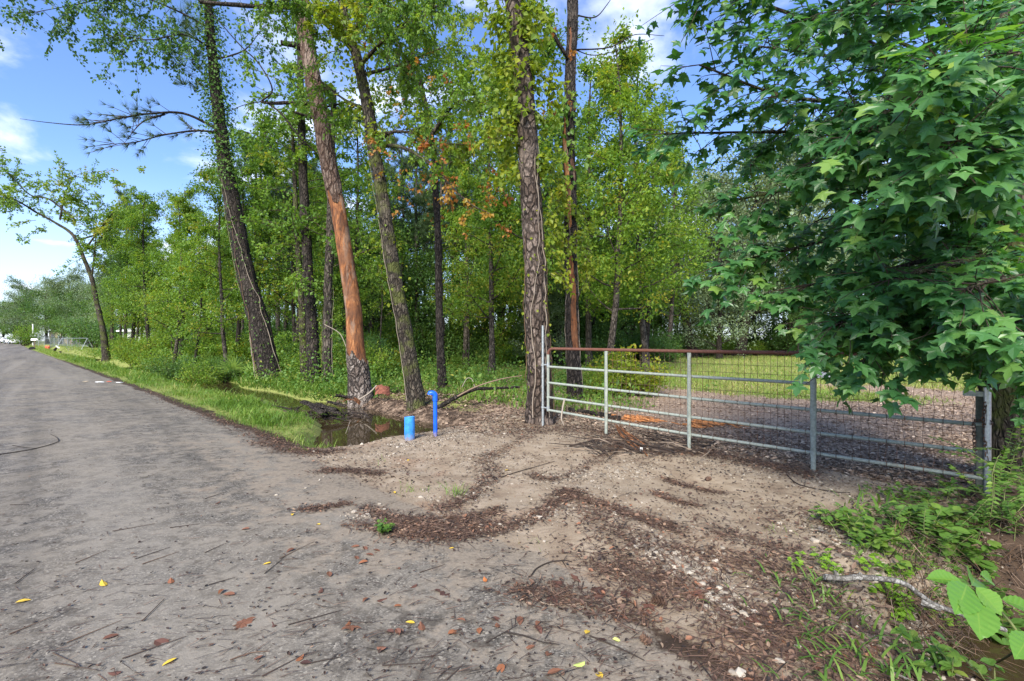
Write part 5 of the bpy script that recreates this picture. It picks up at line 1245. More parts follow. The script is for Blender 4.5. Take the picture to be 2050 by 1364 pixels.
# ------------------------------------------------------------------ single things on the ground
OVAL_FALL = [(OVAL[0] * np.array([.9, 1, q]), OVAL[1]) for q in (1.0, -1.3, 2.0)]
fall_me = {}
def fallen(px, py, tint, size, label, group, star=False, rot=None):
    key = (round(tint, 2), star, px % 3)
    if key not in fall_me:
        mb = MB(); V, Fc = STARS[px % 8] if star else OVAL_FALL[px % 3]; mb.add(V, Fc, tint); fall_me[key] = mb.mesh('fallen_leaf', M_FALLEN)
    p = Gz(px, py, .007); o = bpy.data.objects.new('fallen_leaf', fall_me[key]); COL.objects.link(o); o.location = p
    o.rotation_euler = (random.uniform(-.18, .18), random.uniform(-.18, .18), random.uniform(0, 6.28) if rot is None else rot); o.scale = (size,) * 3
    tag(o, label, 'leaf', group)
YEL = [(30, 1209, 'yellow leaf near the bottom end of the picture, on the left road side', .065), (211, 1175, 'slender yellow leaf alone on the bare asphalt at left', .075), (354, 1320, 'pale yellow leaf low on the road among pine twigs', .06), (641, 1052, 'bright yellow leaf left of the red litter drift', .045),
       (791, 989, 'yellow leaf standing on edge above the litter drift', .055), (831, 1250, 'narrow yellow leaf among brown leaves on the asphalt', .05), (1171, 1327, 'long yellow-green leaf on the sandy asphalt', .075), (1206, 1360, 'yellow leaf at the bottom edge of the picture', .06), (1011, 943, 'yellow curled leaf on the sandy driveway', .06),
       (819, 921, 'small yellow leaf near the pipe stub', .05), (909, 1099, 'small yellow leaf on the dark patch below the litter drift', .04), (1173, 1272, 'straw-yellow leaf beside a thin black twig', .055), (543, 1128, 'yellow leaf lying over a brown one', .05), (584, 1034, 'small yellow leaf beside the reddish needle tuft', .045)]
for px, py, lab, s in YEL: fallen(px, py, .86 if 'green' not in lab else 1.0, s, lab, 'yellow leaves on the road')
fallen(973, 1167, .68, .05, 'single bright orange leaf on the asphalt', 'orange leaves on the road'); fallen(1226, 1282, .98, .045, 'pale green crumpled leaf on the sandy asphalt', 'green leaves on the road')
fallen(475, 1246, .50, .12, 'large star-shaped rust leaf beside a stick on the road', 'brown leaves on the road', True); fallen(309, 1285, .26, .10, 'big curled red-brown leaf over a long pine twig', 'brown leaves on the road'); fallen(700, 1253, .50, .085, 'crumpled orange-brown leaf mid road', 'brown leaves on the road', True)
fallen(1752, 1292, .40, .12, 'big red-brown star leaf among the ditch weeds', 'brown leaves on the road', True)
for px, py in ((204, 1283), (244, 1348), (343, 1170), (471, 1192), (449, 1182), (528, 1316), (592, 1327), (694, 1255), (550, 1257), (660, 1157), (932, 1246), (960, 1259), (847, 1265), (896, 1272), (994, 1249), (1041, 1236), (984, 1238), (1073, 1255), (1079, 1246), (1071, 1295), (1094, 1317), (1095, 1353), (1007, 1332), (788, 1217), (754, 1206), (737, 1199), (800, 1142), (747, 1102), (732, 1111), (720, 1095), (728, 1096), (711, 1115), (737, 1126), (800, 1274), (754, 1298), (788, 1270), (835, 1171), (640, 1190), (590, 1100), (500, 1060), (430, 1010)):
    fallen(px, py, random.choice((.25, .4, .5, .55)), random.uniform(.05, .075), 'small brown oval leaf lying on the asphalt', 'small brown leaves on the asphalt')
for px, py in ((901, 1190), (888, 1185), (869, 1183), (1215, 1285), (600, 1330)): fallen(px, py, .02, .055, 'blackened leaf on the asphalt', 'blackened leaves on the asphalt')
for px, py in ((1240, 1190), (1180, 1180), (1120, 1178), (1205, 1200), (1290, 1210), (1150, 1165), (1320, 1150), (1380, 1185), (1255, 1175), (1100, 1195), (1235, 1225), (1300, 1235), (1560, 1290), (1600, 1320), (1690, 1250), (1640, 1335), (1520, 1240), (1840, 1310), (1780, 1330)):
    fallen(px, py, random.choice((.1, .2, .3, .4)), random.uniform(.09, .13), 'curled brown star leaf in the litter drift', 'brown star leaves in the litter drifts', True)

def stick(pts, r0, r1, label, mat=M_TWIG, tint=.3, side=(), group=None, name='twig', rough=.08, lift=None):
    q = np.array([Gz(*p) if len(p) == 2 else P(*p) for p in pts])
    for i, p in enumerate(pts):
        if len(p) == 2: q[i, 2] += r0 * .7 + .004 + (.035 if name == 'branch' else 0)
    o0 = q[0].copy(); mb = MB(); s = spline(q, max(6, 6 * len(q))) if len(q) > 2 else np.linspace(q[0], q[1], 5)
    tube(mb, s, np.linspace(r0, r1, len(s)), 6, rough, tint)
    for sp in side:
        e = np.array([Gz(*p) if len(p) == 2 else P(*p) for p in sp]); e[:, 2] += (r0 * .7 + .004) * (len(sp[0]) == 2); e = spline(e, 8) if len(e) > 2 else np.linspace(e[0], e[1], 4); tube(mb, e, np.linspace(r1 * 1.6, r1 * .6, len(e)), 5, rough, tint)
    o = mb.build(name, mat, None, o0, True); tag(o, label, 'stick', group); return o
stick([(-20, 914), (40, 905), (72, 899), (105, 890), (117, 884), (112, 876), (100, 870)], .007, .003, 'crooked dark forked stick lying at the left side of the road', tint=.12, side=[[(25, 893), (50, 897), (72, 899)]])
TW = [((134, 1289), (245, 1243)), ((19, 1272), (106, 1236)), ((285, 1131), (358, 1106)), ((270, 1121), (341, 1097)), ((151, 1129), (213, 1103)), ((245, 1321), (373, 1276)), ((577, 1253), (686, 1223)), ((460, 1324), (500, 1310), (540, 1306)), ((525, 1356), (618, 1308)), ((410, 1108), (455, 1088)), ((530, 1150), (572, 1115)), ((418, 1173), (470, 1158)), ((106, 1310), (160, 1335)), ((110, 1330), (200, 1345)),
      ((973, 1289), (1037, 1253)), ((765, 1335), (850, 1330)), ((840, 1148), (890, 1132)), ((285, 1245), (330, 1200)), ((410, 1000), (455, 985)), ((340, 1058), (400, 1050)), ((225, 1065), (310, 1050)), ((30, 1170), (70, 1140)), ((894, 1364), (925, 1335)), ((620, 1330), (680, 1318)), ((560, 1120), (630, 1085)), ((1100, 1255), (1160, 1270)), ((20, 1012), (55, 1011))]
for i, t in enumerate(TW): stick(t, .0030, .0014, 'thin brown pine twig lying on the asphalt', tint=random.choice((.2, .45, .65)), group='pine twigs on the asphalt')
stick([(1011, 1268), (1050, 1276), (1085, 1288), (1120, 1293)], .0045, .002, 'thin black curved twig with a leaf near it on the asphalt', tint=.05); stick([(1180, 1275), (1240, 1300), (1290, 1325)], .0035, .002, 'fine dark twig running to the bottom of the sandy patch', tint=.15)
stick([(1063, 1155), (1075, 1140), (1100, 1128), (1130, 1124), (1145, 1127)], .005, .003, 'dark bowed vine arching over the leaf drift', tint=.15); stick([(1063, 1190), (1090, 1211), (1145, 1213), (1195, 1204)], .004, .003, 'pale grey vine curving under the leaf drift', tint=.9)
stick([(1574, 951), (1590, 966), (1611, 975), (1666, 986), (1702, 988)], .007, .003, 'dark root-like vine snaking over the driveway before the gate', tint=.08, side=[[(1611, 975), (1612, 965)]]); stick([(1003, 957), (1040, 945), (1110, 925)], .006, .003, 'dark vine piece across the sandy driveway', tint=.08)
stick([(1405, 1288), (1460, 1275), (1515, 1262)], .005, .003, 'dark straight twig on the orange dirt', tint=.1, side=[[(1485, 1270), (1510, 1288)]]); stick([(1428, 1200), (1435, 1215), (1462, 1232)], .005, .003, 'short dark forked twig on the dirt', tint=.1)
stick([(1651, 1155, 3.06), (1690, 1159, 3.05), (1721, 1156, 3.04), (1801, 1165, 3.04), (1840, 1190, 3.04), (1871, 1211, 3.05), (1922, 1229, 3.05), (2013, 1262, 3.02)], .019, .014, 'grey-white lichened branch lying down into the ditch', M_LICHEN, .8, side=[[(1676, 1158, 3.05), (1672, 1143, 3.05)], [(1718, 1158, 3.04), (1724, 1147, 3.04)], [(1845, 1206, 3.02), (1884, 1222, 2.95)]], name='branch', rough=.05)
stick([(1772, 1346), (1800, 1356), (1830, 1370)], .007, .005, 'pale bleached stick at the bottom by the weeds', M_LICHEN, .9); stick([(1860, 1290), (1900, 1284), (1940, 1276)], .006, .004, 'pale short stick over the ditch edge', tint=.95)
stick([(1296, 902), (1308, 892)], .018, .018, 'stub of pale sawn wood in the brush by the gate', tint=.98); stick([(870, 822, 10.9), (905, 800, 11), (950, 780, 11.4), (985, 778, 11.8), (1040, 775, 12.2)], .06, .03, 'dark fallen limb propped on the bank left of the gate pine', M_BARK, .2, name='fallen_limb')
stick([(905, 800, 11), (950, 776, 11.2), (1000, 760, 11.4), (1045, 752, 11.6)], .022, .01, 'grey bare branch rising from the fallen limb', tint=.85, name='fallen_limb'); stick([(650, 650, 15.2), (680, 668, 14.8), (695, 700, 14.5)], .012, .01, 'pale broken branch leaning left of the peeling pine', tint=.95)
stick([(716, 802, 12.2), (738, 788, 12.2), (754, 772, 12.3)], .022, .018, 'pale peeled stick leaning on the bank below the peeling pine', tint=.98); stick([(630, 868), (665, 858), (690, 880)], .006, .003, 'straw stalk bent over the water edge', tint=.95)
stick([(700, 846, 9.6), (696, 858, 9.3), (692, 868, 9.1)], .006, .004, 'thin pale stick poking up from the pond', tint=.97); stick([(925, 775, 13.5), (935, 758, 13.6), (945, 760, 13.6), (950, 775, 13.5)], .012, .01, 'bleached curved root sticking up behind the bank', tint=.99)
# brush heap under the gate
bp = thing('brush_heap', 'heap of dead sticks and torn bark strips lying under the gate', 'brush', Gz(1280, 900))
mb = MB(); mo = MB()
for i in range(150):
    a = Gz(rs.uniform(1190, 1440), rs.uniform(880, 915)); az = rs.normal(2.5, .7); L = rs.uniform(.15, .8); e = a + np.array([math.cos(az) * L, math.sin(az) * L, 0]); e[2] = height(e[0], e[1]) + rs.uniform(.0, .10); a[2] += rs.uniform(0, .06)
    m_ = (a + e) / 2 + rs.normal(0, .03, 3); tube(mb, [a, m_, e], np.array([.008, .006, .003]) * rs.uniform(.5, 1.5), 5, .1, rs.choice([.05, .2, .45, .9]))
mb.build('dead_stick', M_TWIG, bp, kind='stuff')
for i in range(9):
    a = Gz(1232 + rs.normal(0, 6), 858 + rs.uniform(0, 12)); e = Gz(1280 + rs.normal(0, 9), 905 + rs.normal(0, 5)); m_ = (a + e) / 2 + [rs.normal(0, .05), rs.normal(0, .05), .05]; a[2] += .12; e[2] += .02
    tube(mo, spline([a, m_, e], 12), np.linspace(.004, .010, 12) * rs.uniform(.6, 1.4), 5, .2)
mo.build('bark_strip', M_WOOD, bp, kind='stuff')
def splinters(px, py, w, n, label, L=.5):
    c = Gz(px, py); t_ = thing('splintered_wood', label, 'wood', c); mb = MB()
    for i in range(n):
        a = c + [rs.normal(0, w), rs.normal(0, w * .5), 0]; az = rs.normal(-.35, .35); l = rs.uniform(.3, 1) * L; e = a + [math.cos(az) * l, math.sin(az) * l, 0]; a[2] = height(a[0], a[1]) + rs.uniform(.01, .10); e[2] = height(e[0], e[1]) + rs.uniform(.0, .06)
        tube(mb, [a, (a + e) / 2 + rs.normal(0, .015, 3), e], np.array([.020, .016, .005]) * rs.uniform(.5, 1.3), 5, .25)
    mb.build('splinter', M_SPLINT, t_, kind='stuff')
M_SPLINT = plain('fresh_orange_splinters', (.40, .17, .065), .8, .2, .5, 16)
splinters(1262, 842, .16, 34, 'torn orange heartwood at the broken end of the black log', .5); splinters(1400, 852, .22, 26, 'scattered orange splinters behind the middle of the gate', .45)
stick([(1140, 824), (1190, 832), (1240, 842)], .055, .05, 'blackened log lying behind the gate, its end torn orange', M_BARK, .1, name='log')
# pale rag-like root at the hinge end, paper scrap
stick([(1130, 800, 8.1), (1126, 820, 8.0), (1124, 838, 7.9), (1128, 850, 7.9)], .016, .012, 'pale dried vine hanging over the lowest gate bar', tint=.97)
o = MB(); c = Gz(1284, 905); box(o, c + [0, 0, .03], (.045, .012, .075), .5, bev=.003); tag(o.build('paper_scrap', M_PAPER, None, c), 'scrap of white paper standing in the brush under the gate', 'litter')
# bark debris on the bank
def bark_plate(px, py, d, w, h, label, mat, rot, tilt):
    c = P(px, py, d); n = 9; mb = MB(); a = np.linspace(-.9, .9, n); r = np.random.default_rng(int(px))
    V = []
    for k, off in ((0, 0), (1, -.018)):
        for j, yy in enumerate(np.linspace(-.5, .5, 6)):
            for i in range(n): V.append([math.sin(a[i]) * w * .6, yy * h + r.normal(0, .02), (math.cos(a[i]) - 1) * w * .5 + off + r.normal(0, .004)])
    V = np.array(V); idx = np.arange(6 * n).reshape(6, n); q = np.stack([idx[:-1, :-1], idx[:-1, 1:], idx[1:, 1:], idx[1:, :-1]], -1).reshape(-1, 4)
    bd = [list(p) for p in zip(idx[0, :-1], idx[0, 1:])] + [list(p) for p in zip(idx[-1, 1:], idx[-1, :-1])] + [list(p) for p in zip(idx[1:, 0], idx[:-1, 0])] + [list(p) for p in zip(idx[:-1, -1], idx[1:, -1])]
    sides = np.array([[p[1], p[0], p[0] + 6 * n, p[1] + 6 * n] for p in bd])
    mb.add(V, np.vstack([q, q[:, ::-1] + 6 * n, sides])); o = mb.build('bark_slab', mat, None); o.location = c; o.rotation_euler = (tilt, .2, rot); return tag(o, label, 'bark')
M_REDBARK = plain('red_inner_bark', (.20, .075, .05), .8, .2, .4, 14)
bark_plate(768, 780, 12.4, .40, .24, 'reddish slab of fallen bark leaning right of the peeling pine', M_REDBARK, .5, .95); bark_plate(706, 798, 11.9, .42, .3, 'orange-brown bark slab flat on the bank below the peeling pine', M_WOOD, .2, .1)
for i, (px, py, d, w_, rt) in enumerate(((655, 812, 10.9, .5, .5), (628, 808, 11.2, .55, .3), (675, 806, 11.2, .4, .9), (690, 792, 11.9, .4, 1.2), (640, 818, 10.7, .45, .1), (668, 822, 10.6, .35, .7))):
    bark_plate(px, py, d, w_ * .55, w_, 'dark curled bark slab in the heap at the pond edge', M_BARK, rt + .9, .25)
dh = thing('debris_heap', 'dark heap of rotten twigs and roots at the back of the pond', 'debris', P(655, 815, 10.9)); mb = MB()
for i in range(110):
    a = P(rs.uniform(560, 740), rs.uniform(800, 826), rs.uniform(10.4, 11.6)); a[2] = max(a[2] * 0 + float(height(a[0], a[1])), WATER_Z) + rs.uniform(0, .10); az = rs.normal(2.6, .8); L = rs.uniform(.1, .6); e = a + [math.cos(az) * L, math.sin(az) * L, rs.uniform(-.04, .09)]
    tube(mb, [a, (a + e) / 2 + rs.normal(0, .02, 3), e], np.array([.012, .010, .004]) * rs.uniform(.5, 1.7), 5, .15, rs.choice([.02, .1, .3]))
mb.build('dead_stick', M_TWIG, dh, kind='stuff')
# pine cones and cobbles
def cone(px, py, s, label):
    c = Gz(px, py, .02); t_ = thing('pine_cone', label, 'pine cone', c); mb = MB(); az0 = random.uniform(0, 6.28); ax = np.array([math.cos(az0), math.sin(az0), .1]); n = 48
    k = np.arange(n); f = k / n; sd, upv = norm(np.cross(ax, [0, 0, 1.0])), norm(np.cross(np.cross(ax, [0, 0, 1.0]), ax)); a = k * 2.4; rad = s * .33 * np.sin(np.pi * (f * .85 + .12))
    rd = np.cos(a)[:, None] * sd + np.sin(a)[:, None] * upv; scatter(mb, BROAD, c + ax * (f[:, None] - .5) * s + rd * rad[:, None] * .4, norm(rd + ax * .5), np.repeat(ax[None], n, 0), s * .36, rs.uniform(.3, .75, n)); mb.build('scale', M_LITTER, t_, kind='stuff')
cone(1322, 1212, .085, 'open brown pine cone in the leaf drift'); cone(1417, 962, .07, 'dark pine cone with a rusty tip on the driveway'); cone(1318, 1207, .06, 'small pine cone half under leaves'); cone(1295, 1290, .06, 'black pine cone at the edge of the asphalt')
sm = []
for j in range(4): mb = MB(); mb.add(STONES[j][0], STONES[j][1], (.7, .8, .9, .6)[j]); sm.append(mb.mesh('stone', M_STONE))
for i, (px, py, s) in enumerate(((612, 978, .035), (553, 992, .035), (640, 962, .03), (648, 955, .03), (760, 1010, .04), (770, 1020, .035), (1440, 1180, .05), (1452, 1190, .05), (1428, 1166, .045), (1407, 1172, .05), (1380, 1150, .045), (1360, 1128, .04), (1395, 1120, .045), (1420, 1140, .04), (1482, 1352, .06), (1466, 1350, .05), (1562, 1328, .05), (1598, 1298, .045), (1510, 1228, .045), (1700, 1090, .06), (1632, 1085, .07), (1560, 1050, .05), (1010, 870, .06), (970, 895, .05), (940, 920, .05), (1090, 1085, .03))):
    p = Gz(px, py, s * .12); o = bpy.data.objects.new('stone', sm[i % 4]); COL.objects.link(o); o.location = p; o.rotation_euler = (0, 0, random.uniform(0, 6)); o.scale = (s * 1.1,) * 3; tag(o, 'pale loose stone on the road and driveway', 'stone', 'pale loose stones')

# ------------------------------------------------------------------ plants in front
def weed(px, py, n, h, label, mat, group, shape=BLADE, spread=.06, leafy=False, wide=1.3, tint=.5):
    c = Gz(px, py); t_ = thing('weed', label, 'plant', c, group); mb = MB(); lv = MB()
    if not leafy:
        az = rs.uniform(0, 6.28, n); lean = rs.uniform(.2, 1.4, n) * (1.1 if shape is ARCH else 1); h = h * (1.25 if shape is ARCH else 1); p = c + np.column_stack([rs.normal(0, spread, n), rs.normal(0, spread, n), np.zeros(n)]); p[:, 2] = height(p[:, 0], p[:, 1]) - .005
        scatter(lv, shape, p, norm(np.column_stack([np.cos(az) * lean, np.sin(az) * lean, np.ones(n)])), np.column_stack([np.cos(az), np.sin(az), np.zeros(n)]), h * rs.uniform(.5, 1.2, n), np.clip(rs.normal(tint, .16, n), 0, 1), wide=wide)
        lv.build('blade', mat, t_, kind='stuff')
    else:
        for i in range(n):
            az = rs.uniform(0, 6.28); ln = rs.uniform(.3, 1.2); a = c + [rs.normal(0, spread), rs.normal(0, spread), 0]; a[2] = height(a[0], a[1]); tip = a + norm([math.cos(az) * ln, math.sin(az) * ln, 1]) * h * rs.uniform(.5, 1.1); mid = (a + tip) / 2 + [0, 0, h * .12]
            tube(mb, [a, mid, tip], [.003, .0025, .0015], 4, 0, .5, cap=False); m = 7; f = rs.uniform(.25, 1, m); q = a + (tip - a) * f[:, None] + [0, 0, h * .08]; az2 = rs.uniform(0, 6.28, m)
            scatter(lv, shape, q, norm(np.column_stack([np.cos(az2), np.sin(az2), rs.uniform(-.3, .7, m)])), norm(rdir(m, rs) * .4 + [0, 0, 1]), h * rs.uniform(.22, .42, m), np.clip(rs.normal(tint, .15, m), 0, 1), wide=wide)
        mb.build('stem', M_WEEDSTEM, t_, kind='stuff'); lv.build('leaf', mat, t_, kind='stuff')
M_WEEDSTEM = plain('weed_stem', (.14, .16, .06), .7, .2, .3)
for px, py, n, h, lab in ((825, 985, 26, .10, 'grass tuft on the sandy driveway below the pipe stub'), (912, 990, 40, .13, 'bushiest grass tuft on the driveway, beside the litter drift'), (880, 975, 16, .08, 'thin grass tuft beside the bushiest one'), (815, 972, 14, .07, 'small grass tuft near the road edge'), (857, 980, 14, .07, 'tiny grass tuft mid driveway'), (662, 895, 46, .16, 'green tuft at the corner of pond and asphalt'), (612, 902, 26, .10, 'low tuft at the tip of the grass bank'), (1065, 1090, 10, .06, 'dry little tuft on the orange dirt'), (770, 925, 14, .08, 'faint straw tuft beside the needle drift'), (1640, 1060, 10, .06, 'small green sprig on the gravel'), (1555, 1065, 14, .07, 'low green sprig in the middle of the driveway litter')):
    weed(px, py, n, h, lab, M_GRASS, 'grass tufts on the driveway', wide=1.0, tint=.55)
weed(772, 1068, 16, .10, 'dark glossy green sprout on the asphalt beside the litter drift', M_IVY, None, OVAL, .02, True, 1.1, .55)
FR = [(1600, 1150, 22, .10, 0), (1660, 1200, 60, .20, 0), (1700, 1230, 60, .20, 0), (1620, 1215, 27, .10, 0), (1640, 1260, 22, .10, 0), (1560, 1170, 13, .08, 0), (1740, 1300, 40, .20, 0), (1700, 1330, 46, .20, 0), (1640, 1310, 19, .10, 0), (1830, 1340, 22, .11, 0), (1560, 1262, 16, .07, 0), (1690, 1370, 25, .12, 0), (1780, 1380, 25, .12, 0), (1600, 1375, 16, .09, 0),
      (1770, 1010, 26, .18, 0), (1820, 1030, 30, .19, 0), (1740, 1035, 24, .15, 0), (1880, 1050, 24, .20, 0), (1700, 1020, 15, .13, 0), (1800, 1075, 27, .16, 0), (1860, 1100, 24, .16, 0)]
FRW = lambda px, py: ('under the last gate rail' if py < 1025 else 'on the bank above the lichened branch') if py < 1120 else 'at the tip of the lichened branch' if py < 1190 and px < 1640 else 'below the lichened branch' if py < 1290 else 'at the bottom edge of the ditch bank'
for i, (px, py, n, h, _) in enumerate(FR):
    up = py < 1120; n, h = (int(n * .45), h * .55) if h >= .2 or n >= 36 else (int(n * .7), h); weed(px, py, n, h, 'arching grassy weed ' + FRW(px, py), M_WEED, 'grassy weeds below the gate' if up else 'grassy weeds on the ditch edge', ARCH, .13, wide=1.6, tint=.5)
for i, (px, py, n, h, m, lab) in enumerate(((1780, 1195, 26, .13, M_LIME, 'lime-green clover-like weed beside the lichened branch'), (1830, 1235, 18, .12, M_LIME, 'yellowish round-leaved weed under the lichened branch'), (1890, 1340, 16, .15, M_WEED, 'dark green creeping weed at the bottom by the ditch'), (1850, 1310, 14, .12, M_WEED, 'small broad-leaved weed by the short pale stick'), (1960, 1350, 22, .16, M_WEED, 'fresh green weed at the bottom of the ditch'), (1650, 1140, 14, .10, M_LIME, 'feathery yellow-green tuft at the end of the lichened branch'), (1740, 1090, 26, .2, M_WEED, 'leafy weed under the gate end'), (1900, 1080, 34, .30, M_WEED, 'leafy weed below the latch post'), (1990, 1120, 30, .28, M_WEED, 'leafy weed hanging over the ditch bank'), (1680, 1050, 18, .16, M_WEED, 'small leafy weed where driveway meets weeds'))):
    weed(px, py, n, h, lab, m, 'leafy weeds by the ditch', OVAL if m is M_WEED else BROAD, .09, True, 1.2, .5)
for i, (px, py, n, h) in enumerate(((1730, 1060, 12, .14), (1775, 1050, 14, .16), (1815, 1100, 14, .15), (1850, 1065, 14, .18), (1900, 1045, 16, .2), (1945, 1090, 14, .17), (1985, 1060, 16, .2), (2030, 1110, 16, .2), (1870, 1130, 12, .13), (1930, 1150, 12, .12), (2010, 1165, 12, .15), (1800, 1000, 12, .15), (1860, 1010, 14, .18), (1920, 1000, 14, .2), (1760, 1120, 10, .1), (1990, 1215, 12, .14), (2040, 1250, 12, .14))):
    weed(px, py, n, h, 'small ' + ('dark' if i % 3 == 0 else 'bright') + ' leafy weed ' + ('right under the gate end' if py < 1030 else 'above the lichened branch' if px < 1860 else 'in the tangle below the latch post' if py < 1140 else 'behind the big-leaved seedling'), M_IVY if i % 3 == 0 else M_WEED, 'small weeds on the ditch bank', OVAL, .10, True, .9, .45)
# privet bush by the latch post
t_ = thing('privet_bush', 'privet bush with rows of small oval leaves in front of the latch post', 'bush', Gz(2030, 985)); mb = MB(); lv = MB()
for i in range(62):
    a = P(rs.uniform(1990, 2120), rs.uniform(900, 1040), rs.uniform(4.0, 4.7)); a[2] = max(a[2], float(height(a[0], a[1]))); d = norm(np.array([rs.normal(-.5, .7), rs.normal(-.35, .5), rs.normal(.15, .4)])); L = rs.uniform(.3, .65); pts = [a]
    for s in range(6): d = norm(d + rs.normal(0, .07, 3) + [0, 0, -.07]); pts.append(pts[-1] + d * L / 6)
    pts = np.array(pts); tube(mb, pts, np.linspace(.004, .0015, 7), 4, 0, .4, cap=False); m = 24; f = np.linspace(.8, 5.99, m); k = f.astype(int); q = pts[k] + (pts[k + 1] - pts[k]) * (f - k)[:, None]; sd = norm(np.cross(d, [0, 0, 1.0])) * np.where(np.arange(m) % 2, 1, -1)[:, None]
    scatter(lv, OVAL, q, norm(sd + d * .45 + rs.normal(0, .15, (m, 3))), norm(rs.normal(0, .25, (m, 3)) + [0, -.2, 1]), rs.uniform(.032, .050, m), np.clip(rs.normal(.55 + .15 * math.sin(i), .12, m), 0, 1), wide=1.15)
for i in range(26):
    a = P(rs.uniform(1700, 1960), rs.uniform(960, 1070), rs.uniform(3.7, 4.5)); a[2] = float(height(a[0], a[1])) + rs.uniform(.02, .25)
    if i % 2: continue
    d = norm(np.array([rs.normal(-.2, .8), rs.normal(-.4, .5), .25])); pts = [a]; L = .38
    for s in range(6): d = norm(d + rs.normal(0, .07, 3) + [0, 0, -.05]); pts.append(pts[-1] + d * L / 6)
    pts = np.array(pts); tube(mb, pts, .002, 4, 0, .4, cap=False); m = 16; f = np.linspace(.5, 5.99, m); k = f.astype(int); q = pts[k] + (pts[k + 1] - pts[k]) * (f - k)[:, None]; sd = norm(np.cross(d, [0, 0, 1.0])) * np.where(np.arange(m) % 2, 1, -1)[:, None]
    scatter(lv, OVAL, q, norm(sd + d * .45), norm(rs.normal(0, .25, (m, 3)) + [0, -.2, 1]), rs.uniform(.035, .055, m), np.clip(rs.normal(.5, .12, m), 0, 1), wide=1.15)
mb.build('twig', M_WEEDSTEM, t_, kind='stuff'); lv.build('foliage', M_WEED, t_, kind='stuff')
# dry stalks on the ditch bank behind the seedling
mb = MB()
for i in range(1300):
    a = Gz(rs.uniform(1770, 2110), rs.uniform(1040, 1235)); az = rs.uniform(0, 6.28); L = rs.uniform(.12, .42); e = a + [math.cos(az) * L * .6, math.sin(az) * L * .6 - .1, rs.uniform(-.12, .2)]
    tube(mb, [a, (a + e) / 2 + [0, 0, L * .25], e], [.003, .002, .001], 3, 0, rs.uniform(.1, .9), cap=False)
mb.build('dry_stalks', M_TWIG, kind='stuff')
# big-leaved seedling
c = Gz(1990, 1330); t_ = thing('seedling', 'seedling with a few big lime-green pointed leaves over the ditch water', 'plant', c)
hub = P(1938, 1172, 2.05); mb = MB(); tube(mb, spline([c, P(2040, 1290, 2.15), P(2000, 1220, 2.1), hub], 20), np.linspace(.006, .004, 20), 6, .05); tube(mb, [P(2000, 1220, 2.1), P(2030, 1218, 2.0)], .003, 5); tube(mb, [P(2040, 1290, 2.15), P(2062, 1270, 2.0)], .003, 5); mb.build('stem', M_WEEDSTEM, t_, smooth=True)
def big_leaf(base, tip, wid, fold, seed):
    base, tip = np.asarray(base), np.asarray(tip); y = tip - base; L = np.linalg.norm(y); y /= L; nr = norm(np.array([.05, -.55, .85]) + .15 * np.random.default_rng(seed).normal(0, 1, 3)); x = norm(np.cross(y, nr)); z = np.cross(x, y)
    prof = [(0, .0), (.06, .42), (.16, .74), (.30, .97), (.42, 1.0), (.56, .88), (.70, .66), (.83, .40), (.93, .16), (1.0, 0)]
    fs = np.linspace(0, 1, 34); prof = list(zip(fs, np.interp(fs, [p[0] for p in prof], [p[1] for p in prof])))
    mb = MB(); V = []
    for f, w_ in prof:
        dr = -.16 * f * f * L
        for sd in (-1, -.75, -.5, -.25, -.05, .05, .25, .5, .75, 1):
            e = w_ * wid * .5 * sd * (1 + .04 * math.sin(f * 150)); V.append(base + y * L * (f + .10 * abs(sd) * w_ * (f < .9)) + x * e + z * (fold * abs(sd) * w_ * wid * .5 + dr + .0011 * math.sin(f * 46) * (abs(sd) > .1) + .0010 * (abs(sd) < .1)))
    idx = np.arange(len(V)).reshape(len(prof), 10); r_l = np.random.default_rng(seed); ti = r_l.uniform(.1, .6) + .07 * np.sin(np.arange(33) * 1.45)[:, None] + r_l.normal(0, .06, (33, 9)); ti[:, 4] = 1.0; mb.add(V, np.stack([idx[:-1, :-1], idx[:-1, 1:], idx[1:, 1:], idx[1:, :-1]], -1).reshape(-1, 4), np.clip(ti, 0, 1).ravel()); return mb.build('leaf', M_BIGLEAF, t_, smooth=True)
M_BIGLEAF = leaf_mat('seedling_leaf', [(0, (.085, .22, .028)), (1, (.15, .28, .04))], .3, .42, .4, (1.2, 1.2, .6))
for (b, t, wd_, fo, s) in (((1925, 1165, 2.06), (1855, 1152, 2.10), .085, .3, 1), ((1935, 1170, 2.05), (1922, 1222, 1.92), .125, .15, 2), ((1945, 1172, 2.05), (1965, 1140, 2.3), .10, .2, 3), ((1953, 1176, 2.03), (2012, 1230, 1.95), .105, .2, 4), ((1950, 1190, 2.02), (1972, 1272, 1.85), .135, .12, 5), ((2005, 1200, 2.05), (2085, 1225, 1.98), .10, .2, 6), ((2062, 1270, 2.0), (2040, 1312, 1.9), .10, .15, 7), ((1962, 1150, 2.15), (2000, 1165, 2.2), .06, .2, 8)):
    big_leaf(P(*b), P(*t), wd_, fo, s)

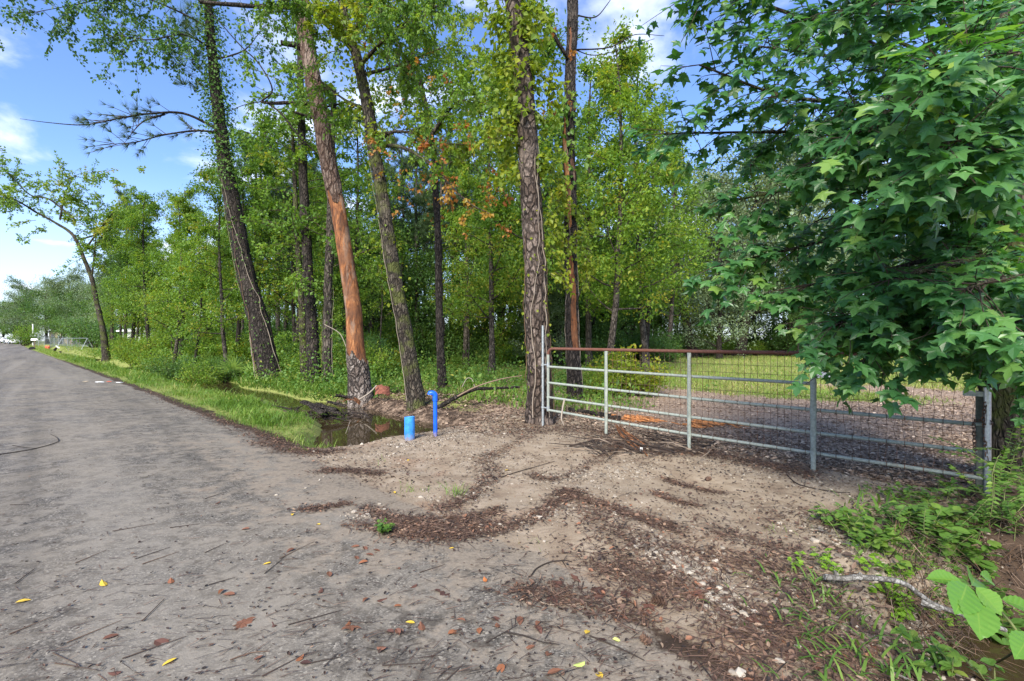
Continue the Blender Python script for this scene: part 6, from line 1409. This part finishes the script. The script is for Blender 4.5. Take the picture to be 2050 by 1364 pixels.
# ------------------------------------------------------------------ grey box in the clearing, the far end of the road
x, y = at_px(1650, 19.5); c = ground_at(x, y); t_ = thing('plastic_box', 'dark grey plastic box lying in the clearing right of the gate upright', 'box', c)
mb = MB(); box(mb, c + [0, 0, .13], (.62, .36, .22), -.35, bev=.03); mb.build('body', M_PLASTIC, t_); mb = MB(); box(mb, c + [-.02, 0, .255], (.52, .30, .04), -.35, bev=.012); mb.build('lid', M_PLASTIC, t_)
for s in (-.12, .12):
    mb = MB(); box(mb, c + [.33, -.14 + s, .13], (.03, .16, .14), -.35, bev=.006); mb.build('end_opening', M_RUBBER, t_)
def far(px, py, d): return P(px, py, d)
D = 72.0; b = far(69, 697, D); b[2] = float(height(b[0], b[1])); t_ = thing('mailbox', 'pale mailbox on a timber post at the far roadside', 'mailbox', b)
mb = MB(); box(mb, b + [0, 0, .55], (.14, .14, 1.3), .8); mb.build('post', M_POSTW, t_)
mb = MB(); n = 9; a = np.linspace(0, math.pi, n); pf = [(-.16, 0)] + [(-.16 * math.cos(q), .16 + .16 * math.sin(q)) for q in a] + [(.16, 0)]; V = [b + [EU[0] * l * .0 + .7 * q[0] * .7 + .72 * l, .69 * l * -1 * 0 + .5 * q[0], 1.2 + q[1]] for l in (-.55, .55) for q in pf]; m_ = len(pf); i = np.arange(m_ - 1)
mb.add(V, np.stack([i, i + 1, i + 1 + m_, i + m_], -1)); mb.add([*V[:m_], b + [-.4, 0, 1.28]], np.stack([i, i + 1, np.full(m_ - 1, m_)], -1)); mb.add([*V[m_:], b + [.4, 0, 1.28]], np.stack([i, i + 1, np.full(m_ - 1, m_)], -1)); mb.build('box', M_WHITE, t_)
def fence(pts, h, label, step=2.4):
    q0 = far(*pts[0]); t_ = thing('chain_link_fence', label, 'fence', (q0[0], q0[1], float(height(q0[0], q0[1])))); L = np.array([far(*p)[:2] for p in pts]); mesh = MB(); rl = MB()
    for a, b in zip(L[:-1], L[1:]):
        n = max(1, int(np.linalg.norm(b - a) / step))
        for i in range(n + 1):
            p = a + (b - a) * i / n; z = float(height(*p)); mb = MB(); tube(mb, [[*p, z], [*p, z + h]], .035, 6); mb.build('post', M_GALV, t_)
        za, zb = float(height(*a)), float(height(*b)); tube(rl, [[*a, za + h], [*b, zb + h]], .03, 6); m = int(np.linalg.norm(b - a) / .14)
        for i in range(m):
            p = a + (b - a) * i / m; e = a + (b - a) * min(m, i + h / .14 * .5) / m; f = a + (b - a) * max(0, i - h / .14 * .5) / m
            for g_ in (e, f): tube(mesh, [[*p, za + .05], [*g_, za + h]], .006, 3, cap=False)
    rl.build('top_rail', M_GALV, t_); mesh.build('wire_mesh', M_GALV, t_, kind='stuff')
fence([(66, 682, 100), (100, 682, 96), (185, 683, 84)], 1.9, 'chain-link fence across the far lawn before the brown house')
# pipe frame of a swing on the lawn
D = 70.0; a, b = far(124, 690, D), far(175, 690, D - 3); zb = float(height(a[0], a[1])); t_ = thing('swing_frame', 'grey pipe swing frame standing on the far lawn', 'swing', (a[0], a[1], zb)); tops = []
for p in (a, b):
    top = np.array([p[0], p[1], zb + 2.1]); tops.append(top)
    for s in (-.8, .8):
        mb = MB(); tube(mb, [[p[0] + s * .5, p[1] + s, zb], top], .03, 6); mb.build('leg', M_GALV, t_)
mb = MB(); tube(mb, tops, .035, 6); mb.build('crossbar', M_GALV, t_)
for f in (.35, .65):
    c = tops[0] + (tops[1] - tops[0]) * f; mb = MB(); box(mb, [c[0], c[1], zb + .55], (.5, .2, .05), .8); st_ = mb.build('swing_seat', M_RUBBER, t_); mb = MB()
    for s in (-.2, .2): tube(mb, [[c[0] + s, c[1], zb + .55], [c[0] + s, c[1], zb + 2.1]], .012, 4)
    mb.build('swing_chain', M_GALV, st_, origin=t_['origin'])
# houses
def house(px0, px1, ybase, ytop, yroof, d, depth, wall, roofm, label):
    a, b = far(px0, ybase, d), far(px1, ybase, d * .96); z0 = float(height(a[0], a[1])) - .3; zt = H - (ytop - 682) / F * d; zr = H - (yroof - 682) / F * d; ax = norm(np.array([b[0] - a[0], b[1] - a[1], 0])); nx = np.array([-ax[1], ax[0], 0]); L = np.linalg.norm((b - a)[:2]); c = (a + b) / 2 + nx * depth / 2; rot = math.atan2(ax[1], ax[0])
    t_ = thing('house', label, 'house', (c[0], c[1], z0)); mb = MB(); box(mb, (c[0], c[1], (z0 + zt) / 2), (L, depth, zt - z0), rot); mb.build('wall', wall, t_)
    e = .5; V = [c + ax * sx * (L / 2 + e) + nx * sy * (depth / 2 + e) * k + np.array([0, 0, z]) - [0, 0, c[2]] for sx in (-1, 1) for sy, k, z in ((-1, 1, zt), (1, 1, zt), (0, 0, zr))]
    V += [v - [0, 0, .15] for v in V]; q = [[0, 2, 5, 3], [2, 1, 4, 5], [6, 9, 11, 8], [8, 11, 10, 7], [0, 3, 9, 6], [1, 7, 10, 4], [0, 6, 8, 2], [2, 8, 7, 1], [3, 5, 11, 9], [5, 4, 10, 11]]
    mb = MB(); mb.add(V, q); mb.build('roof', roofm, t_)
    for i in range(3):
        f = (i + .6) / 3.2 - .5; p = c - nx * (depth / 2 + .03) + ax * f * L; mb = MB(); box(mb, (p[0], p[1], z0 + (zt - z0) * .58), (L * .13, .08, (zt - z0) * .36), rot); fr = mb.build('window', M_WHITE, t_); p2 = p - nx * .05; mb = MB(); box(mb, (p2[0], p2[1], z0 + (zt - z0) * .58), (L * .105, .05, (zt - z0) * .29), rot); mb.build('pane', M_GLASS, fr, origin=t_['origin'])
    p = c - nx * (depth / 2 + .03) + ax * .42 * L; mb = MB(); box(mb, (p[0], p[1], z0 + 1.25), (.95, .07, 2.0), rot); mb.build('door', M_BROWNWALL if wall is not M_BROWNWALL else M_WHITE, t_)
house(140, 196, 668, 661, 654, 118, 8, M_BROWNWALL, M_WHITE, 'low brown house with a white roof behind the far fence'); house(98, 140, 668, 663, 659, 132, 7, M_TAN, M_TAN, 'low tan building left of the brown house'); house(246, 345, 690, 662, 655, 62, 4, M_WHITE, M_WHITE, 'white mobile home glimpsed through the roadside trees')
# vehicles
def car(px, py, d, label, paint, pickup=False, L=4.8, rot=-.75, name='parked_car', cat='car'):
    p = far(px, py, d); z = float(height(p[0], p[1])); t_ = thing(name, label, cat, (p[0], p[1], z), 'vehicles parked by the road end')
    pr = [(-L / 2, .45), (-L / 2, 1.0), (-L * .47, 1.08), (-.25, 1.12), (-.2, 1.15), (.35, 1.72), (1.2, 1.75), (1.55, 1.12), (L * .46, .98), (L / 2, .8), (L / 2, .42)] if pickup else [(-L / 2, .4), (-L / 2, .85), (-L * .42, .98), (-L * .33, 1.0), (-L * .2, 1.45), (L * .08, 1.48), (L * .22, 1.0), (L * .45, .85), (L / 2, .7), (L / 2, .38)]
    cr, sr = math.cos(rot), math.sin(rot)
    def tw(l, w_, h_): return [p[0] + l * cr - w_ * sr, p[1] + l * sr + w_ * cr, z + h_]
    m = len(pr); V = [tw(l, s * .88 * (1 if h_ < 1.16 else .82), h_) for s in (-1, 1) for l, h_ in pr]; i = np.arange(m); mb = MB(); mb.add(V, np.stack([i, np.roll(i, -1), np.roll(i, -1) + m, i + m], -1))
    for k in (0, 1):
        cc = tw(0, (-1, 1)[k] * .88, .8); mb.add([*V[k * m:(k + 1) * m], cc], np.stack([i, np.roll(i, -1), np.full(m, m)], -1))
    mb.build('body', paint, t_)
    for s in (-1, 1):
        mb = MB(); q = [tw(.05 if pickup else -L * .17, s * .84, 1.16), tw(.42 if pickup else -L * .12, s * .76, 1.62 if pickup else 1.4), tw(1.1 if pickup else L * .05, s * .76, 1.64 if pickup else 1.4), tw(1.35 if pickup else L * .16, s * .84, 1.16)]; mb.add(q, [[0, 1, 2, 3]]); mb.build('side_window', M_GLASS, t_)
        for l in (-L * .31, L * .31):
            mb = MB(); tube(mb, [tw(l, s * .72, .34), tw(l, s * .93, .34)], .34, 14); wq = mb.build('wheel', M_RUBBER, t_); mb = MB(); tube(mb, [tw(l, s * .91, .34), tw(l, s * .945, .34)], .18, 10); mb.build('rim', M_GALV, wq, origin=t_['origin'])
car(38, 676, 112, 'white pickup with a grey bed parked beside the far bright bush', M_CARP, True, 5.4, -.2, 'pickup_truck', 'pickup'); car(26, 675, 118, 'dark grey car just behind the white pickup', M_CARG, False, 4.6, -.3); car(9, 673, 135, 'white car farthest along the road', M_CARP, False, 4.6, -.3); car(17, 673, 130, 'pale car half hidden at the road end', M_CARP, False, 4.6, -.2)
D = 95; p = far(66, 670, D); z = float(height(p[0], p[1])); t_ = thing('fence_pole', 'pale tall pole standing at the corner of the far fence', 'pole', (p[0], p[1], z)); mb = MB(); tube(mb, [[p[0], p[1], z - .2], [p[0], p[1], H + 33 / F * D]], .11, 8); mb.build('pole', M_WHITE, t_, smooth=True)
D = 82; p = far(95, 684, D); z = float(height(p[0], p[1])); t_ = thing('road_barrier', 'small orange plastic barrier on the far lawn', 'barrier', (p[0], p[1], z))
for s in (-1, 1): 
    mb = MB(); box(mb, (p[0] + s * .2, p[1], z + .3), (.09, .4, .6), .3); mb.build('leg', M_ORANGE, t_)
mb = MB(); box(mb, (p[0], p[1], z + .55), (.62, .18, .4), .3, bev=.03); mb.build('panel', M_ORANGE, t_)
D = 66; p = far(112, 692, D); z = float(height(p[0], p[1])); t_ = thing('stump', 'dark split stump with a pale broken board on the far lawn', 'stump', (p[0], p[1], z)); mb = MB()
for a, b in (((-.45, 0, 0), (-.2, 0, .45)), ((-.2, 0, .42), (.05, 0, .75)), ((.5, 0, 0), (.62, 0, .3))): tube(mb, [p * [1, 1, 0] + [0, 0, z] + a, p * [1, 1, 0] + [0, 0, z] + b], [.16, .13], 7, .1)
mb.build('wood', M_BARK, t_); mb = MB(); tube(mb, [[p[0], p[1], z + 1.05], [p[0] + .5, p[1], z + .72]], .06, 6); mb.build('board', M_WHITE, t_)
D = 66; p = far(64, 689, D); z = float(height(p[0], p[1])); t_ = thing('culvert_pipe', 'black culvert mouth in the far roadside bank', 'culvert', (p[0], p[1], z)); mb = MB(); tube(mb, [[p[0], p[1], z + .05], [p[0] - .3, p[1] + .35, z + .05]], .34, 16); mb.build('pipe', M_RUBBER, t_)
# white rubbish at the road edge
for i, (px, py, s, m, lab) in enumerate(((198, 766, .16, M_PAPER, 'crumpled white rag at the road edge by the grass'), (238, 767, .13, M_PAPER, 'flattened white wrapper nearest the grass edge'), (172, 765, .10, M_TAN, 'tan scrap left of the crumpled rag'), (219, 765, .09, M_ORANGE, 'small orange scrap between the white rubbish'))):
    c = Gz(px, py, .02); mb = MB(); V = STONES[i % 4][0] * np.array([s * 2.2, s * 1.6, s * .5]) * rs.uniform(.7, 1.3, (12, 1)) + c; mb.add(V, ICO_F); tag(mb.build('rubbish', m, None, c), lab, 'rubbish')
by = {}
for o in SC.objects:
    if o.get('label') and str(o.get('group', '')).split(' ')[0] in ('tree', 'trees', 'bush', 'bushes', 'leafy', 'oaks'): by.setdefault(o['label'], []).append(o)
for lab, os_ in by.items():
    if len(os_) == 4 or len(os_) == 6:
        os_.sort(key=lambda o: o.location.y); h_ = len(os_) // 2
        for j, o in enumerate(os_):
            half = sorted(os_[:h_] if j < h_ else os_[h_:], key=lambda o: o.location.x / o.location.y); n_ = half.index(o)
            o['label'] = (lab.split(' ', 1)[1] if '-' in lab.split(' ')[0] else lab) + (', nearer' if j < h_ else ', farther') + ' row, ' + (('left', 'right') if h_ == 2 else ('left', 'middle', 'right'))[n_]
    if 2 <= len(os_) <= 3:
        os_.sort(key=lambda o: o.location.x / o.location.y)
        for o, w_ in zip(os_, ('left one of two', 'right one of two') if len(os_) == 2 else ('leftmost of three', 'middle one of three', 'rightmost of three')): nl = lab + ', ' + w_; o['label'] = nl if len(nl.split()) <= 16 else nl.replace(' one of two', '').replace(' one of three', '').replace(' of three', '')
print('tris', sum(sum(len(p.vertices) - 2 for p in o.data.polygons) for o in {o.data: o for o in SC.objects if o.type == 'MESH'}.values()) if False else len(SC.objects))
